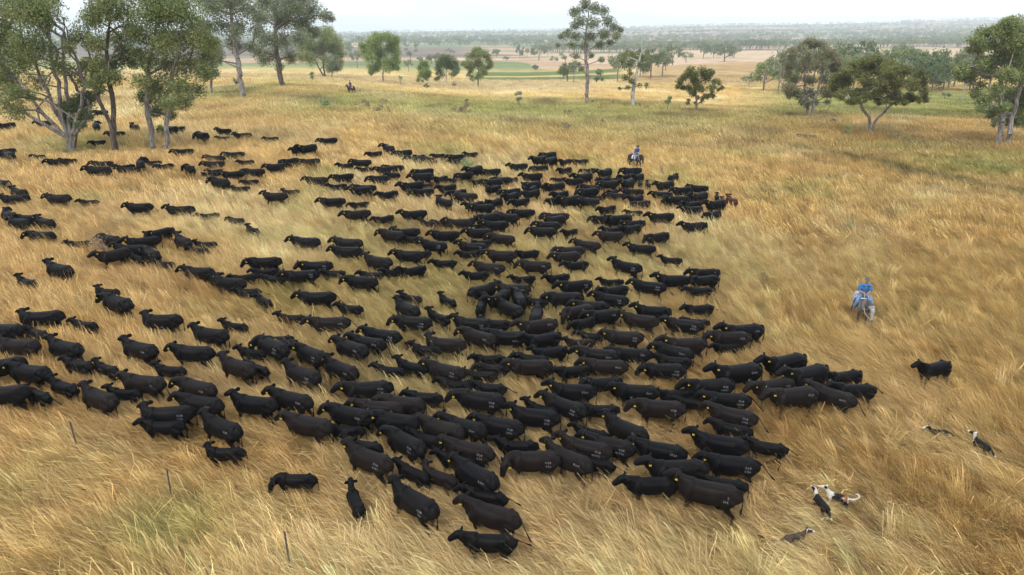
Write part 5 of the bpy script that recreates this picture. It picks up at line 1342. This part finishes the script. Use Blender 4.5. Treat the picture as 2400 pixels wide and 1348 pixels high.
gi = np.concatenate([np.array(s[2])[(fbm(s[0] / 4, s[1] / 4, 201, 2) * 1.6 + R.random(len(s[0])) * .9 - .65).clip(0, .999).__mul__(len(s[2])).astype(int)] for s in sets])
keep = np.ones(len(GXs), bool)
low = np.ones(len(GXs))
for dx, dy in DOG_SPOTS:            # beaten down around the dogs
    dd = np.hypot(GXs - dx, (GYs - dy + .5) * .8); low = np.minimum(low, .55 + .45 * sstep(.5, 1.7, dd))
for dx, dy in HORSE_SPOTS:
    dd = np.hypot(GXs - dx, (GYs - dy + .8) * .7); low = np.minimum(low, .55 + .45 * sstep(.5, 1.7, dd))
for ax, ay, sc_, an in ANIMAL_SPOTS:      # trodden where the animals stand
    m = (np.abs(GXs - ax) < 1.6) & (np.abs(GYs - ay) < 1.6)
    if m.any():
        u = (GXs[m] - ax) * math.cos(an) + (GYs[m] - ay) * math.sin(an); v = -(GXs[m] - ax) * math.sin(an) + (GYs[m] - ay) * math.cos(an)
        low[m] = np.minimum(low[m], np.where((np.abs(u) < .9 * sc_) & (np.abs(v) < .3 * sc_), .75, 1))
AS = np.array([a[:2] for a in ANIMAL_SPOTS])
trod = np.zeros(len(GXs))
for q in range(0, len(GXs), 4000):      # how many animals have pushed through each spot
    trod[q:q + 4000] = np.exp(-((GXs[q:q + 4000, None] - AS[:, 0] - .7) ** 2 + (GYs[q:q + 4000, None] - AS[:, 1]) ** 2) / 5.0).sum(1)
trod = sstep(1.2, 4.0, trod)
low *= 1 - .16 * trod
fg = field_green(GXs, GYs)
gz = zt(GXs, GYs)
hv = (.82 + .80 * fbm(GXs / 3.2, GYs / 3.2, 211, 3)) * R.uniform(.75, 1.25, len(GXs)) * low * (1 - .25 * sstep(.4, .9, fg))
near_tree = np.zeros(len(GXs))
for tx_, ty_ in TREE_SPOTS[:5]:
    near_tree = np.maximum(near_tree, np.exp(-((GXs - tx_) ** 2 + (GYs - ty_) ** 2) / 12))
hv *= 1 - .5 * near_tree
short = (fg > .62) & (R.random(len(GXs)) < .5) & (GYs < 46)
gi = np.where(short, R.integers(4, 6, len(GXs)), gi)
gc = gcol(GXs, GYs) * np.clip(1 + .27 * R.normal(size=len(GXs)), .4, 1.6)[:, None]
tint = R.random(len(GXs))
gc = np.where(((tint < .11) & (fg < .35))[:, None], gc * .35 + ORANGE * .65, gc)
gc = np.where(((tint > .86) & (fg < .5))[:, None], gc * .5 + PALE * .55, gc)
gc = mix(gc, gc * [.80, .74, .68], trod)
gc = np.clip(gc, .03, .9)
swirl = -.12 + (fbm(GXs / 6, GYs / 6, 221, 3) - .5) * 1.1 + R.normal(size=len(GXs)) * .3 + np.where(R.random(len(GXs)) < .05, R.uniform(-2.5, 2.5, len(GXs)), 0)
sw = R.uniform(.85, 1.25, len(GXs))
grass = gn_scatter('grass', np.c_[GXs, GYs, gz], np.c_[R.normal(size=(len(GXs), 2)) * .06, swirl], np.c_[sw, sw, hv], gi, gc, TUFTS)
tag(grass, 'long wind-blown dry golden grass covering the whole paddock', 'grass', kind='stuff')
print('grass tufts', len(GXs))

bpy.data.scenes.remove(TMP)
# ------------------------------------------------------------------ haze
m_haze = bpy.data.materials.new('haze'); m_haze.use_nodes = True
t = m_haze.node_tree; t.nodes.clear()
o_ = t.nodes.new('ShaderNodeOutputMaterial'); v_ = t.nodes.new('ShaderNodeVolumePrincipled')
v_.inputs['Color'].default_value = (.80, .91, 1.0, 1); v_.inputs['Density'].default_value = .00023; v_.inputs['Anisotropy'].default_value = 0.0
t.links.new(v_.outputs[0], o_.inputs['Volume'])
x0, x1, y0, y1, z0, z1 = -5700, 5700, -5700, 5700, float(GZ.min()) - 1.5, max(float(GZ.max()) + 22, 20)
Vh = [(x, y, z) for z in (z0, z1) for y in (y0, y1) for x in (x0, x1)]
Fh = [(0, 2, 3, 1), (4, 5, 7, 6), (0, 1, 5, 4), (2, 6, 7, 3), (0, 4, 6, 2), (1, 3, 7, 5)]
hz = link(bpy.data.objects.new('haze', fast_mesh('haze', np.array(Vh, float), np.array(Fh), m_haze)))
tag(hz, 'thin pale summer haze over the far valley', 'haze', kind='stuff')

print('tris', sum(len(m.loops) - 2 * len(m.polygons) for m in bpy.data.meshes))
